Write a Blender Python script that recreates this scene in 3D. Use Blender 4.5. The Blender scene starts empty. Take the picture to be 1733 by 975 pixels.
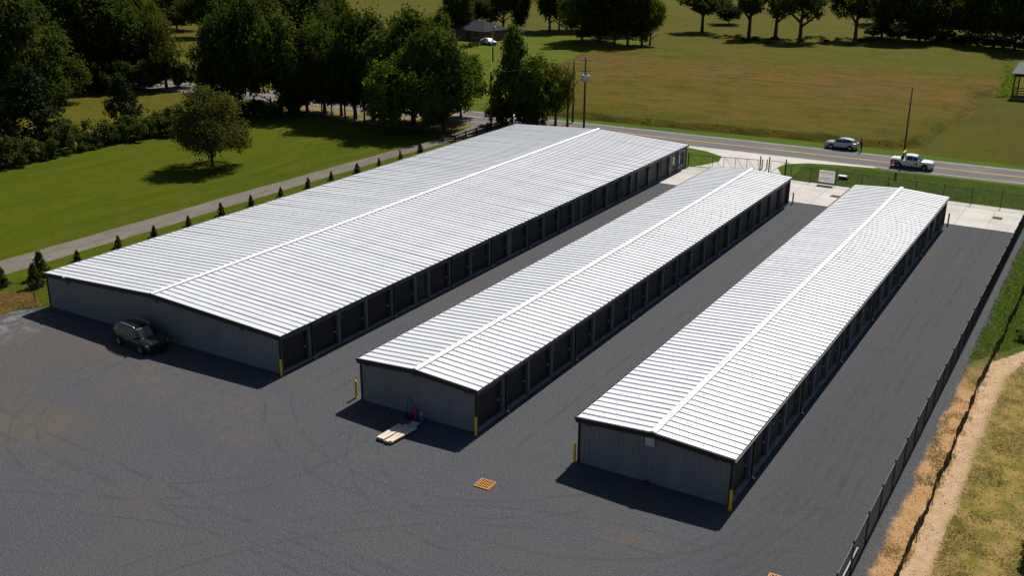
import bpy, bmesh, math, random
import numpy as np
from mathutils import Vector, Matrix

scene = bpy.context.scene
COL = scene.collection
rng = np.random.default_rng(7)
random.seed(7)
R = math.radians

# ------------------------------------------------------------------ camera
CAM_Z = 30.199
PITCH, YAW, ROLL, FPX = 0.34713, -0.53922, 0.0063, 1766.985     # measured from the photograph
_F = Vector((math.sin(YAW)*math.cos(PITCH), math.cos(YAW)*math.cos(PITCH), -math.sin(PITCH)))
_R0 = Vector((math.cos(YAW), -math.sin(YAW), 0)); _U0 = _R0.cross(_F)
_R = _R0*math.cos(ROLL) + _U0*math.sin(ROLL); _U = -_R0*math.sin(ROLL) + _U0*math.cos(ROLL)
camd = bpy.data.cameras.new('camera'); cam = bpy.data.objects.new('camera', camd); COL.objects.link(cam)
M = Matrix((( _R.x, _U.x, -_F.x, 0), (_R.y, _U.y, -_F.y, 0), (_R.z, _U.z, -_F.z, CAM_Z), (0, 0, 0, 1)))
cam.matrix_world = M
camd.sensor_width = 36; camd.lens = FPX/1733*36; camd.clip_start = 0.5; camd.clip_end = 4000
scene.camera = cam

# ------------------------------------------------------------------ light
SUN_TRAVEL = Vector((0.045, -0.86, -1.0))
SUN_EL = math.atan2(1.0, math.hypot(SUN_TRAVEL.x, SUN_TRAVEL.y))
world = bpy.data.worlds.new('World'); scene.world = world; world.use_nodes = True
wn = world.node_tree.nodes; wl = world.node_tree.links
sky = wn.new('ShaderNodeTexSky'); sky.sky_type = 'NISHITA'; sky.sun_disc = False
sky.sun_elevation = SUN_EL; sky.sun_rotation = math.atan2(-SUN_TRAVEL.x, -SUN_TRAVEL.y) % (2*math.pi)
sky.air_density = 1.0; sky.dust_density = 0.6; sky.ozone_density = 1.0
bgn = wn['Background']; bgn.inputs['Strength'].default_value = 0.05
wl.new(sky.outputs[0], bgn.inputs[0])
sund = bpy.data.lights.new('sun', 'SUN'); sun = bpy.data.objects.new('sun', sund); COL.objects.link(sun)
sund.energy = 5.0; sund.angle = R(0.5); sund.color = (1.0, 0.955, 0.88)
sun.rotation_euler = SUN_TRAVEL.to_track_quat('-Z', 'Y').to_euler(); sun.location = (-40, 200, 200)
vs = scene.view_settings
vs.view_transform = 'Standard'; vs.look = 'None'; vs.gamma = 1.0; vs.use_curve_mapping = False; vs.exposure = 0.12

# ------------------------------------------------------------------ helpers
def G(px, py, z=0.0):
    """point of the level ground seen at a pixel of the photograph (survey of where things stand)"""
    d = _F*FPX + _R*(px-866.5) - _U*(py-487.5)
    t = (z-CAM_Z)/d.z
    return (d.x*t, d.y*t)
def GH(px, py, top):
    """ground point and height of something upright with its top at row top"""
    x, y = G(px, py); lo, hi = 0.0, 60.0
    for _ in range(40):
        m = (lo+hi)/2; d = Vector((x, y, m-CAM_Z))
        if 487.5 - FPX*d.dot(_U)/d.dot(_F) > top: lo = m
        else: hi = m
    return x, y, lo
def PXM(x, y, z=0):
    d = Vector((x, y, z-CAM_Z)); return FPX/d.dot(_F)          # photo pixels per metre there

def tag(o, label=None, cat=None, group=None, kind=None):
    if label: o['label'] = label
    if cat: o['category'] = cat
    if group: o['group'] = group
    if kind: o['kind'] = kind
    return o
def link(o, parent=None):
    COL.objects.link(o)
    if parent is not None: o.parent = parent
    return o
def empty(name, loc=(0, 0, 0), rz=0.0, label=None, cat=None, group=None):
    o = bpy.data.objects.new(name, None); o.empty_display_size = 0.3
    o.location = loc; o.rotation_euler = (0, 0, rz); link(o)
    return tag(o, label, cat, group)
def place(name, mesh, parent=None, loc=(0, 0, 0), rot=(0, 0, 0), scale=(1, 1, 1)):
    o = bpy.data.objects.new(name, mesh); o.location = loc; o.rotation_euler = rot; o.scale = scale
    return link(o, parent)

class MB:
    """collects simple shapes into one mesh"""
    def __init__(s): s.v = []; s.f = []
    def add(s, vs_, fs):
        b = len(s.v); s.v += [tuple(v) for v in vs_]; s.f += [tuple(i+b for i in f) for f in fs]; return s
    def box(s, x0, y0, z0, x1, y1, z1):
        return s.add([(x0,y0,z0),(x1,y0,z0),(x1,y1,z0),(x0,y1,z0),(x0,y0,z1),(x1,y0,z1),(x1,y1,z1),(x0,y1,z1)],
                     [(3,2,1,0),(4,5,6,7),(0,1,5,4),(1,2,6,5),(2,3,7,6),(3,0,4,7)])
    def bar(s, a, b, w, h=None):
        a = Vector(a); b = Vector(b); h = h or w; d = (b-a).normalized()
        up = Vector((0,0,1)) if abs(d.z) < .95 else Vector((0,1,0))
        r = d.cross(up).normalized()*(w/2); u = r.cross(d).normalized()*(h/2)
        return s.add([a-r-u, a+r-u, a+r+u, a-r+u, b-r-u, b+r-u, b+r+u, b-r+u],
                     [(0,1,2,3),(7,6,5,4),(0,4,5,1),(1,5,6,2),(2,6,7,3),(3,7,4,0)])
    def tube(s, pts, rad, n=8, caps=True):
        pts = [Vector(p) for p in pts]
        rad = rad if isinstance(rad, (list, tuple)) else [rad]*len(pts)
        base = len(s.v); 
        for i, p in enumerate(pts):
            d = (pts[min(i+1, len(pts)-1)] - pts[max(i-1, 0)]).normalized()
            up = Vector((0,0,1)) if abs(d.z) < .9 else Vector((1,0,0))
            r = d.cross(up).normalized(); u = r.cross(d)
            for k in range(n):
                a = 2*math.pi*k/n
                s.v.append(tuple(p + (r*math.cos(a) + u*math.sin(a))*rad[i]))
        for i in range(len(pts)-1):
            for k in range(n):
                s.f.append((base+i*n+k, base+i*n+(k+1) % n, base+(i+1)*n+(k+1) % n, base+(i+1)*n+k))
        if caps:
            s.f.append(tuple(base+k for k in range(n))[::-1]); s.f.append(tuple(base+(len(pts)-1)*n+k for k in range(n)))
        return s
    def lathe(s, prof, n=12, axis='z', at=(0,0,0)):
        base = len(s.v)
        for r, h in prof:
            for k in range(n):
                a = 2*math.pi*k/n; c, q = r*math.cos(a), r*math.sin(a)
                p = (c, q, h) if axis == 'z' else ((c, h, q) if axis == 'y' else (h, c, q))
                s.v.append((p[0]+at[0], p[1]+at[1], p[2]+at[2]))
        for i in range(len(prof)-1):
            for k in range(n):
                q = (base+i*n+k, base+i*n+(k+1) % n, base+(i+1)*n+(k+1) % n, base+(i+1)*n+k)
                s.f.append(q if axis != 'y' else q[::-1])
        return s
    def mesh(s, name, mat, smooth=False):
        m = bpy.data.meshes.new(name); m.from_pydata(s.v, [], s.f); m.update()
        if mat: m.materials.append(mat)
        if smooth:
            for p in m.polygons: p.use_smooth = True
        return m
    def build(s, name, mat, parent=None, loc=(0,0,0), rot=(0,0,0), smooth=False):
        return place(name, s.mesh(name, mat, smooth), parent, loc, rot)

def np_mesh(name, verts, faces, mat):
    m = bpy.data.meshes.new(name)
    n = len(verts); k = faces.shape[1]; nf = len(faces)
    m.vertices.add(n); m.vertices.foreach_set('co', np.asarray(verts, dtype=np.float32).ravel())
    m.loops.add(nf*k); m.loops.foreach_set('vertex_index', np.asarray(faces, dtype=np.int32).ravel())
    m.polygons.add(nf); m.polygons.foreach_set('loop_start', np.arange(0, nf*k, k, dtype=np.int32))
    m.update(calc_edges=True)
    if mat: m.materials.append(mat)
    return m

# ------------------------------------------------------------------ materials
class NT:
    def __init__(s, name):
        s.m = bpy.data.materials.new(name); s.m.use_nodes = True
        s.t = s.m.node_tree; s.n = s.t.nodes; s.bsdf = s.n['Principled BSDF']; s.out = s.n['Material Output']
    def lk(s, a, b): s.t.links.new(a, b)
    def put(s, sock, v):
        if hasattr(v, 'default_value') or hasattr(v, 'is_linked'): s.lk(v, sock)
        else: sock.default_value = v
    def pos(s): return s.n.new('ShaderNodeNewGeometry').outputs['Position']
    def obj(s): return s.n.new('ShaderNodeTexCoord').outputs['Object']
    def mapv(s, vec, scale=(1,1,1), rot=(0,0,0), loc=(0,0,0)):
        n = s.n.new('ShaderNodeMapping'); s.lk(vec, n.inputs['Vector'])
        n.inputs['Scale'].default_value = scale; n.inputs['Rotation'].default_value = rot; n.inputs['Location'].default_value = loc
        return n.outputs[0]
    def noise(s, vec, scale, detail=4, rough=.6, dist=0):
        n = s.n.new('ShaderNodeTexNoise'); s.lk(vec, n.inputs['Vector'])
        n.inputs['Scale'].default_value = scale; n.inputs['Detail'].default_value = detail
        n.inputs['Roughness'].default_value = rough; n.inputs['Distortion'].default_value = dist
        return n.outputs['Fac']
    def voro(s, vec, scale):
        n = s.n.new('ShaderNodeTexVoronoi'); s.lk(vec, n.inputs['Vector']); n.inputs['Scale'].default_value = scale
        return n
    def math(s, op, a, b=0.0, c=None):
        n = s.n.new('ShaderNodeMath'); n.operation = op; s.put(n.inputs[0], a); s.put(n.inputs[1], b)
        if c is not None: s.put(n.inputs[2], c)
        return n.outputs[0]
    def rng(s, v, a, b, lo=0.0, hi=1.0, smooth=True):
        n = s.n.new('ShaderNodeMapRange'); n.interpolation_type = 'SMOOTHSTEP' if smooth else 'LINEAR'
        s.put(n.inputs['Value'], v); n.inputs['From Min'].default_value = a; n.inputs['From Max'].default_value = b
        n.inputs['To Min'].default_value = lo; n.inputs['To Max'].default_value = hi
        return n.outputs[0]
    def mix(s, f, a, b, mode='MIX'):
        n = s.n.new('ShaderNodeMix'); n.data_type = 'RGBA'; n.blend_type = mode
        s.put(n.inputs[0], f); s.put(n.inputs[6], a if not isinstance(a, tuple) else (*a, 1)); s.put(n.inputs[7], b if not isinstance(b, tuple) else (*b, 1))
        return n.outputs[2]
    def xyz(s, vec):
        n = s.n.new('ShaderNodeSeparateXYZ'); s.lk(vec, n.inputs[0]); return n.outputs
    def bump(s, h, strength=.3, dist=.05):
        n = s.n.new('ShaderNodeBump'); s.lk(h, n.inputs['Height']); n.inputs['Strength'].default_value = strength
        n.inputs['Distance'].default_value = dist; s.lk(n.outputs[0], s.bsdf.inputs['Normal'])
    def rand(s): return s.n.new('ShaderNodeObjectInfo').outputs['Random']
    def fin(s, col, rough=.85, metal=0.0, spec=.3):
        s.put(s.bsdf.inputs['Base Color'], col if not isinstance(col, tuple) else (*col, 1))
        s.put(s.bsdf.inputs['Roughness'], rough); s.bsdf.inputs['Metallic'].default_value = metal
        s.bsdf.inputs['Specular IOR Level'].default_value = spec
        return s.m

def plain(name, c, rough=.6, metal=0.0, var=.15, scale=3.0, spec=.4, coat=0.0):
    t = NT(name); v = t.noise(t.obj(), scale, 5)
    a = tuple(x*(1-var) for x in c); b = tuple(min(1, x*(1+var)) for x in c)
    m = t.fin(t.mix(t.rng(v, .3, .7), a, b), t.rng(v, .2, .8, rough*.9, min(1, rough*1.1)), metal, spec)
    if coat: t.bsdf.inputs['Coat Weight'].default_value = coat; t.bsdf.inputs['Coat Roughness'].default_value = .08
    return m

def grass_mat(name, c1, c2, c3, s_big=.06, s_mid=.55, s_fine=5, stretch=(1,1,1), rot=0.0, bump=.5, mid_amt=.6):
    t = NT(name); p = t.pos(); q = t.mapv(p, stretch, (0, 0, rot))
    big = t.rng(t.noise(q, s_big, 5, .6), .38, .64); mid = t.rng(t.noise(q, s_mid, 6, .7, .5), .35, .68); fine = t.noise(p, s_fine, 5, .75)
    c = t.mix(big, c1, c2); c = t.mix(t.math('MULTIPLY', mid, mid_amt), c, c3)
    c = t.mix(t.rng(fine, .3, .72, .35, 0.0), c, tuple(x*.35 for x in c1))
    t.bump(t.math('ADD', fine, t.math('MULTIPLY', mid, 2.0)), bump, .25)
    return t.fin(c, .95, 0, .05)

def leaf_mat(name, c1, c2, trans=.35):
    t = NT(name)
    g = t.n.new('ShaderNodeNewGeometry'); rp = g.outputs['Random Per Island']
    big = t.noise(t.obj(), .55, 3)
    f = t.math('MULTIPLY_ADD', t.rand(), .4, t.math('MULTIPLY', t.math('ADD', rp, big), .35))
    col = t.mix(t.rng(f, .15, .85), c1, c2)
    t.fin(col, .85, 0, .04)
    tr = t.n.new('ShaderNodeBsdfTranslucent'); mx = t.n.new('ShaderNodeMixShader'); mx.inputs[0].default_value = trans
    warm = t.mix(.6, col, tuple(min(1, x*k) for x, k in zip(c2, (1.7, 1.6, .6))))
    t.lk(warm, tr.inputs['Color'])
    t.lk(t.bsdf.outputs[0], mx.inputs[1]); t.lk(tr.outputs[0], mx.inputs[2]); t.lk(mx.outputs[0], t.out.inputs['Surface'])
    return t.m

def gravel_mat():
    t = NT('gravel'); p = t.pos(); x, y, _ = t.xyz(p)
    fine = t.noise(p, 11, 6, .85); grit = t.noise(p, 22, 3, .8); v = t.voro(p, 7.0)
    sp = t.rng(v.outputs['Distance'], .0, .55)
    big = t.noise(p, .07, 6, .62); big2 = t.noise(t.mapv(p, (1, 1, 1), (0, 0, .6), (31, 7, 0)), .11, 5, .6)
    c = t.mix(t.rng(fine, .28, .74), (.030, .032, .038), (.138, .142, .154))
    c = t.mix(t.rng(grit, .60, .76, 0, .6), c, (.27, .265, .26))
    c = t.mix(t.rng(big, .50, .68, 0, .5), c, (.098, .086, .074))
    c = t.mix(t.rng(big2, .54, .72, 0, .45), c, (.066, .073, .085))
    warm = t.math('ADD', t.noise(t.mapv(p, (1, 1, 1), (0, 0, .3), (3, 55, 0)), .09, 5, .6), t.rng(x, -80, -36, .16, -.10, False))
    c = t.mix(t.rng(warm, .44, .66, 0, .8), c, t.mix(t.rng(fine, .3, .72), (.052, .046, .040), (.150, .136, .124)))
    c = t.mix(t.rng(x, -16, -13, 0, .35), c, (.056, .055, .060))
    # rust coloured patches where clay has worked up through the stone
    for (cx, cy, rr) in [(*G(398, 700), 6.0), (*G(45, 722), 5.5), (*G(240, 640), 7.0), (*G(92, 796), 2.2), (*G(400, 745), 2.4), (*G(1065, 915), 2.4), (*G(640, 770), 3.0)]:
        d = t.math('SQRT', t.math('ADD', t.math('POWER', t.math('SUBTRACT', x, cx), 2.0), t.math('POWER', t.math('MULTIPLY', t.math('SUBTRACT', y, cy), 1.5), 2.0)))
        k = t.math('MULTIPLY', t.rng(d, rr*.15, rr, 1, 0), t.rng(t.noise(p, .8, 6, .7), .38, .68, 0, .42))
        c = t.mix(k, c, (.150, .108, .066))
    # pale limestone fines by the far corner of the big building
    d = t.math('SQRT', t.math('ADD', t.math('POWER', t.math('SUBTRACT', x, -72.), 2.0), t.math('POWER', t.math('SUBTRACT', y, 44.), 2.0)))
    c = t.mix(t.math('MULTIPLY', t.rng(d, 1, 6, 1, 0), t.rng(t.noise(p, 1.1, 6, .7), .45, .66, 0, .7)), c, (.22, .23, .25))
    # wheel tracks: pressed, darker stone in long arcs and straight lines
    wob = t.math('MULTIPLY_ADD', t.noise(p, .14, 3), 1.2, -.6)
    brk = t.rng(t.noise(p, .45, 6, .7), .40, .58)
    tot = None
    def circ3(a, b, c_):
        (x1, y1), (x2, y2), (x3, y3) = G(*a), G(*b), G(*c_)
        D = 2*(x1*(y2-y3)+x2*(y3-y1)+x3*(y1-y2))
        ux = ((x1*x1+y1*y1)*(y2-y3)+(x2*x2+y2*y2)*(y3-y1)+(x3*x3+y3*y3)*(y1-y2))/D; uy = ((x1*x1+y1*y1)*(x3-x2)+(x2*x2+y2*y2)*(x1-x3)+(x3*x3+y3*y3)*(x2-x1))/D
        return ux, uy, math.hypot(x1-ux, y1-uy)
    arcs = []
    for tri_, offs, lim in ((((152, 854), (304, 874), (598, 960)), (-.85, .85), 47), (((243, 965), (431, 910), (700, 874)), (-.9, .8), 47), (((218, 813), (329, 864), (507, 945)), (-.8, .9), 47),
                            (((1240, 935), (1367, 844), (1453, 712)), (-1.7, -.9, 0, .8, 1.7), 62), (((930, 960), (1150, 960), (1330, 900)), (-.9, .9), 47), (((560, 800), (800, 860), (1000, 850)), (-.8, .8), 47), (((480, 800), (600, 740), (640, 650)), (-.8, .8), 50)):
        ux, uy, rr_ = circ3(*tri_)
        arcs += [(ux, uy, rr_+o_, .10, lim) for o_ in offs]
    sh_ = {}
    for (cx, cy, r0, w, lim) in arcs:
        if (cx, cy) not in sh_:
            d = t.math('SQRT', t.math('ADD', t.math('POWER', t.math('SUBTRACT', x, cx), 2.0), t.math('POWER', t.math('SUBTRACT', y, cy), 2.0))); sh_[cx, cy] = (t.math('ADD', d, wob), t.rng(y, lim-2, lim+1, 1, 0))
        d, lm = sh_[cx, cy]
        k = t.math('MULTIPLY', t.rng(t.math('ABSOLUTE', t.math('SUBTRACT', d, r0)), w*.4, w*1.8, 1, 0), lm)
        tot = k if tot is None else t.math('MAXIMUM', tot, k)
    for (x0, w) in ((-10.4, .12), (-12.2, .12), (-11.1, .09), (-12.8, .08), (-26.4, .10), (-28.2, .10), (-42.6, .10), (-44.5, .10)):
        k = t.math('MULTIPLY', t.rng(t.math('ABSOLUTE', t.math('SUBTRACT', t.math('MULTIPLY_ADD', wob, .4, x), x0)), w*.5, w*2, 1, 0), t.rng(y, 45, 49, 0, 1))
        tot = t.math('MAXIMUM', tot, k)
    c = t.mix(t.math('MULTIPLY', t.math('MULTIPLY', tot, brk), .34), c, (.045, .045, .050))
    t.bump(t.math('ADD', fine, t.math('MULTIPLY', sp, .6)), .55, .06)
    return t.fin(c, .95, 0, .12)

def metal_roof_mat(name='roof_metal', k=1.0):
    t = NT(name); o = t.obj(); r = t.rand()
    n = t.noise(t.mapv(o, (.4, 3, 1)), 1.3, 5)
    c = t.mix(t.math('ADD', t.math('MULTIPLY', r, .5), t.math('MULTIPLY', n, .5)), (.70*k, .71*k, .73*k), (.83*k, .835*k, .845*k))
    c = t.mix(t.rng(t.noise(t.mapv(t.pos(), (.25, 2.2, 1)), 1.1, 6, .7), .52, .78, 0, .35), c, (.50*k, .49*k, .47*k))
    t.bump(t.noise(t.mapv(t.pos(), (.5, 1.2, 1)), .9, 3), .12, .03)
    return t.fin(c, t.rng(n, .3, .7, .36, .48), .12, .5)

def siding_mat(name, c, rough=.5):
    t = NT(name); o = t.pos(); n = t.noise(o, .7, 5); r = t.rand()
    f = t.math('MULTIPLY_ADD', r, .35, t.math('MULTIPLY', n, .65))
    z = t.noise(t.mapv(o, (3, 3, .5)), 1.2, 5)
    col = t.mix(f, tuple(x*.86 for x in c), tuple(x*1.14 for x in c))
    col = t.mix(t.rng(z, .55, .8, 0, .25), col, tuple(x*.6 for x in c))
    return t.fin(col, rough, .0, .4)

MAT = {}
MAT['ground'] = grass_mat('field_grass', (.078, .082, .005), (.102, .094, .007), (.125, .094, .012), .018, .22, 2.2)
MAT['lawn'] = grass_mat('mown_lawn', (.066, .102, .002), (.084, .112, .003), (.112, .116, .005), .06, .40, 5, (1, .22, 1), 1.25, .7, .85)
MAT['verge'] = grass_mat('verge_grass', (.064, .125, .006), (.084, .140, .008), (.096, .120, .014), .09, .8, 6, (.5, 1, 1), 0, .45, .5)
MAT['house_lawn'] = grass_mat('house_lawn', (.096, .122, .006), (.118, .135, .009), (.076, .100, .007), .05, .3, 3, (.25, 1, 1), .5, .4)
MAT['mown_field'] = grass_mat('mown_field', (.074, .074, .005), (.088, .082, .007), (.056, .064, .004), .05, .35, 3, (1, .4, 1), .5, .4)
def meadow_mat(blade=False):
    t = NT('meadow_blades' if blade else 'meadow_grass'); p = t.pos(); x, y, _ = t.xyz(p)
    big = t.noise(t.mapv(p, (.35, 1, 1), (0, 0, .04)), .05, 6, .65); mid = t.noise(t.mapv(p, (.6, 1, 1)), .30, 6, .7); fine = t.noise(p, 3.5, 5, .75)
    # reddish seed heads thickest in a band across the middle of the meadow
    band = t.math('MULTIPLY', t.rng(y, 168, 188), t.rng(y, 196, 222, 1, 0))
    c = t.mix(t.rng(big, .36, .62), (.098, .088, .006), (.140, .100, .011))
    c = t.mix(t.math('MULTIPLY', band, t.rng(big, .34, .58, .25, .95)), c, (.165, .096, .022))
    c = t.mix(t.rng(mid, .44, .66, 0, .8), c, (.062, .076, .004)); c = t.mix(t.rng(t.noise(t.mapv(p, (.5, 1.4, 1), (0, 0, .1), (77, 5, 0)), .9, 6, .75), .52, .72, 0, .55), c, (.22, .158, .040))
    far = t.math('ADD', t.rng(y, 200, 245, 0, 1), t.math('MULTIPLY_ADD', big, 1.2, -.6))
    c = t.mix(t.rng(far, .35, .85, 0, .9), c, (.098, .102, .007))
    if blade:
        rp = t.n.new('ShaderNodeNewGeometry').outputs['Random Per Island']
        c = t.mix(t.rng(rp, .3, 1, 0, .5), c, (.22, .165, .05)); t.fin(c, .85, 0, .08)
        tr = t.n.new('ShaderNodeBsdfTranslucent'); mx = t.n.new('ShaderNodeMixShader'); mx.inputs[0].default_value = .62
        t.lk(c, tr.inputs['Color']); t.lk(t.bsdf.outputs[0], mx.inputs[1]); t.lk(tr.outputs[0], mx.inputs[2]); t.lk(mx.outputs[0], t.out.inputs['Surface'])
        return t.m
    c = t.mix(t.rng(fine, .3, .72, .3, 0.0), c, (.05, .045, .012))
    t.bump(t.math('ADD', fine, t.math('MULTIPLY', mid, 2.0)), .8, .35)
    return t.fin(c, .95, 0, .05)
MAT['meadow'] = meadow_mat()
MAT['dry_grass'] = grass_mat('dry_grass', (.110, .112, .030), (.165, .128, .055), (.235, .185, .100), .16, .9, 9, (1, 1, 1), 0, .6, .55)
MAT['green_grass'] = grass_mat('ditch_grass', (.050, .100, .010), (.075, .120, .015), (.100, .105, .030), .2, 1.2, 9, (1, 1, 1), 0, .6, .5)
MAT['dirt'] = grass_mat('clay', (.265, .155, .075), (.34, .215, .115), (.20, .13, .060), .25, 1.5, 9, (1, .6, 1), 0, .6, .6)
MAT['path'] = grass_mat('sandy_clay', (.36, .235, .135), (.42, .29, .18), (.26, .165, .085), .25, 1.3, 9, (1, .5, 1), 0, .6, .6)
MAT['tan'] = grass_mat('bare_soil', (.30, .205, .10), (.20, .17, .055), (.10, .11, .03), .12, .7, 5, (1, 1, 1), 0, .4, .5)
MAT['straw'] = grass_mat('straw', (.36, .25, .075), (.26, .17, .05), (.12, .10, .03), .3, 1.6, 7, (1, 2, 1), .4, .7, .6)
MAT['gravel'] = gravel_mat()
MAT['roof'] = metal_roof_mat()
MAT['ridge'] = plain('ridge_metal', (.78, .78, .77), .5, .2, .05, 1.2)
MAT['trim'] = plain('dark_bronze_trim', (.018, .014, .013), .45, 0, .2, 2)
MAT['siding'] = siding_mat('grey_siding', (.185, .195, .205))
MAT['pilaster'] = siding_mat('pilaster_siding', (.115, .135, .165))
MAT['door'] = plain('black_door', (.010, .011, .013), .5, 0, .2, 1.5)
MAT['header'] = plain('header_trim', (.05, .05, .052), .5, 0, .2)
MAT['slab'] = plain('footing_concrete', (.22, .225, .235), .85, 0, .25, 2)
MAT['white'] = plain('white_plastic', (.78, .78, .76), .4, 0, .06)
MAT['lightgrey'] = plain('light_grey_metal', (.45, .47, .49), .45, .2, .1)
MAT['lamp'] = plain('grey_lamp_housing', (.20, .20, .20), .5)
MAT['yellow'] = plain('bollard_yellow', (.80, .50, .010), .45, 0, .12, 4)
MAT['yellow_pale'] = plain('faded_yellow', (.56, .42, .16), .5, 0, .12, 4)
MAT['black'] = plain('black_vinyl', (.012, .012, .013), .5, 0, .15)
MAT['silt'] = plain('black_fabric', (.012, .011, .010), .9, 0, .3, 2)
MAT['wood'] = plain('weathered_wood', (.16, .12, .085), .9, 0, .35, 6)
MAT['pole'] = plain('creosote_pole', (.062, .045, .034), .9, 0, .35, 1.2)
MAT['brown'] = plain('brown_stained_board', (.028, .016, .011), .8, 0, .25, 2)
MAT['orange'] = plain('orange_paint', (.50, .19, .018), .6, 0, .2, 6)
MAT['rust'] = plain('rusted_iron', (.20, .085, .042), .8, .1, .35, 6)
MAT['pit'] = plain('dark_pit', (.012, .010, .008), .9)
MAT['bark'] = plain('bark', (.055, .043, .032), .95, 0, .35, 3)
MAT['wire'] = plain('aluminium_wire', (.38, .38, .37), .4, .5, .05)
MAT['pale_board'] = plain('pale_timber', (.66, .53, .42), .85, 0, .22, 4)
MAT['glass'] = plain('dark_glass', (.012, .015, .018), .08, 0, .1, 1, .6)
MAT['tyre'] = plain('tyre_rubber', (.012, .012, .012), .85)
MAT['rim'] = plain('alloy_rim', (.40, .41, .42), .4, .3)
MAT['plasticblack'] = plain('black_trim_plastic', (.015, .015, .016), .6)
MAT['red'] = plain('red_paint', (.42, .020, .018), .45)
MAT['graphic_red'] = plain('red_graphic', (.42, .050, .028), .4)
MAT['blue'] = plain('blue_plastic', (.012, .15, .42), .45)
MAT['green'] = plain('green_plastic', (.020, .20, .115), .5)

def concrete_mat():
    t = NT('concrete'); p = t.pos(); n = t.noise(p, .35, 6, .65); f = t.noise(p, 6, 5, .7); r = t.rand()
    c = t.mix(t.rng(n, .35, .65), (.52, .485, .445), (.62, .59, .55))
    c = t.mix(t.math('MULTIPLY', r, .3), c, (.38, .345, .30))
    c = t.mix(t.rng(t.noise(t.mapv(p, (1, .4, 1)), .8, 6, .7), .56, .74, 0, .4), c, (.36, .27, .19))
    c = t.mix(t.rng(f, .3, .7, .2, 0), c, (.30, .28, .26))
    t.bump(f, .15, .02)
    return t.fin(c, .85, 0, .2)
MAT['concrete'] = concrete_mat()
def asphalt_mat():
    t = NT('asphalt'); p = t.pos(); n = t.noise(t.mapv(p, (.25, 1.3, 1), (0, 0, -.04)), .8, 5); f = t.noise(p, 8, 5, .8)
    c = t.mix(t.rng(n, .3, .7), (.115, .108, .106), (.165, .155, .150)); c = t.mix(t.rng(f, .3, .75, .4, 0), c, (.08, .078, .078))
    t.bump(f, .3, .03); return t.fin(c, .9, 0, .2)
MAT['asphalt'] = asphalt_mat()
MAT['drive'] = grass_mat('drive_gravel', (.215, .185, .155), (.255, .225, .195), (.155, .145, .115), .1, .8, 8, (1, .25, 1), 0, .5, .6)
MAT['line_yellow'] = plain('yellow_line', (.55, .30, .07), .8, 0, .25, .8)
MAT['line_white'] = plain('white_line', (.52, .51, .48), .8, 0, .25, .8)

# ------------------------------------------------------------------ ground sheets
def sheet(name, pts, z, mat, jit=0.0, step=1.0, kind='structure', parent=None):
    out = []; ph = rng.uniform(0, 6.28, 6); run_ = 0.0
    n = len(pts); step = min(step, .45) if jit > 0 else step
    def wob(u): return jit*(.9*math.sin(u/4.1+ph[0])+.7*math.sin(u/2.3+ph[1])+.5*math.sin(u/1.1+ph[2])+.35*math.sin(u/.53+ph[3]))*.8
    for i in range(n):
        a = np.array(pts[i][:2], float); b = np.array(pts[(i+1) % n][:2], float); L = np.linalg.norm(b-a)
        if jit > 0 and L > step:
            k = max(1, int(L/step)); nrm = np.array([-(b-a)[1], (b-a)[0]])/L
            for j in range(k):
                q = a+(b-a)*j/k
                if j: q = q + nrm*(wob(run_+L*j/k)*min(1, j/3, (k-j)/3)+rng.normal(0, jit*.12))
                out.append(q)
        else: out.append(a)
        run_ += L
    from mathutils.geometry import delaunay_2d_cdt
    vv = [Vector((q[0], q[1])) for q in out]
    r_ = delaunay_2d_cdt(vv, [], [list(range(len(vv)))], 1, 1e-4)
    fs = []
    for f in r_[2]:
        a, b, c = (r_[0][i] for i in f[:3])
        fs.append(tuple(f) if (b-a).cross(c-a) > 0 else tuple(f)[::-1])
    m = bpy.data.meshes.new(name); m.from_pydata([(q.x, q.y, z) for q in r_[0]], [], fs); m.update(); m.materials.append(mat)
    o = place(name, m, parent); 
    if kind and parent is None: o['kind'] = kind
    return o
P = lambda *a: [G(*q) for q in a]

gxs = np.arange(-1200, 1201, 40.0); gys = np.arange(-400, 2001, 40.0); GX, GY = np.meshgrid(gxs, gys, indexing='ij'); gi = np.arange(GX.size).reshape(GX.shape)
place('ground', np_mesh('ground', np.stack([GX.ravel(), GY.ravel(), np.full(GX.size, -.02)], 1), np.stack([gi[:-1, :-1], gi[1:, :-1], gi[1:, 1:], gi[:-1, 1:]], -1).reshape(-1, 4), MAT['ground']))['kind'] = 'structure'
sheet('lawn', [(-140, 20), (-70, 20), (-71.5, 131), (-92, 131.6), (-112, 128), (-117.2, 103), (-119.2, 94), (-118.4, 84), (-117.6, 74), (-122, 45)], .002, MAT['lawn'], .35, 1.2)
sheet('mown_field', [(-24.2, 144), (-24, 165), (-22.6, 180), (-24.8, 198), (-19, 200), (60, 204), (60, 144)], .002, MAT['mown_field'], .12, 1.5)
sheet('house_lawn', P((790, 178), (850, 172), (905, 128), (1000, 84), (1100, 78), (1085, 66), (980, 62), (860, 52), (760, 70)), .002, MAT['house_lawn'], .5, 2)
def road_y(x): return 138.95 + .034*x + (-.00035*(x+60)**2 if x < -60 else 0)
xs = list(range(-230, 121, 6))
sheet('verge', [(x, road_y(x)-9.5) for x in xs if x >= -78] + [(x, road_y(x)+(6.6 if x > -24 else 7.6)) for x in xs[::-1] if x > -112], .006, MAT['verge'], .12, 1.5)
sheet('gate_grass', [(-71.5, 121.2), (-34.4, 121.2), (-34.4, 132), (-71.5, 131)], .0075, MAT['verge'])
sheet('roadside_grass', [(-34.5, 121.5), (60, 120.5), (60, 133), (-28, 133), (-35, 131)], .008, MAT['green_grass'], .1, 1)
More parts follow.
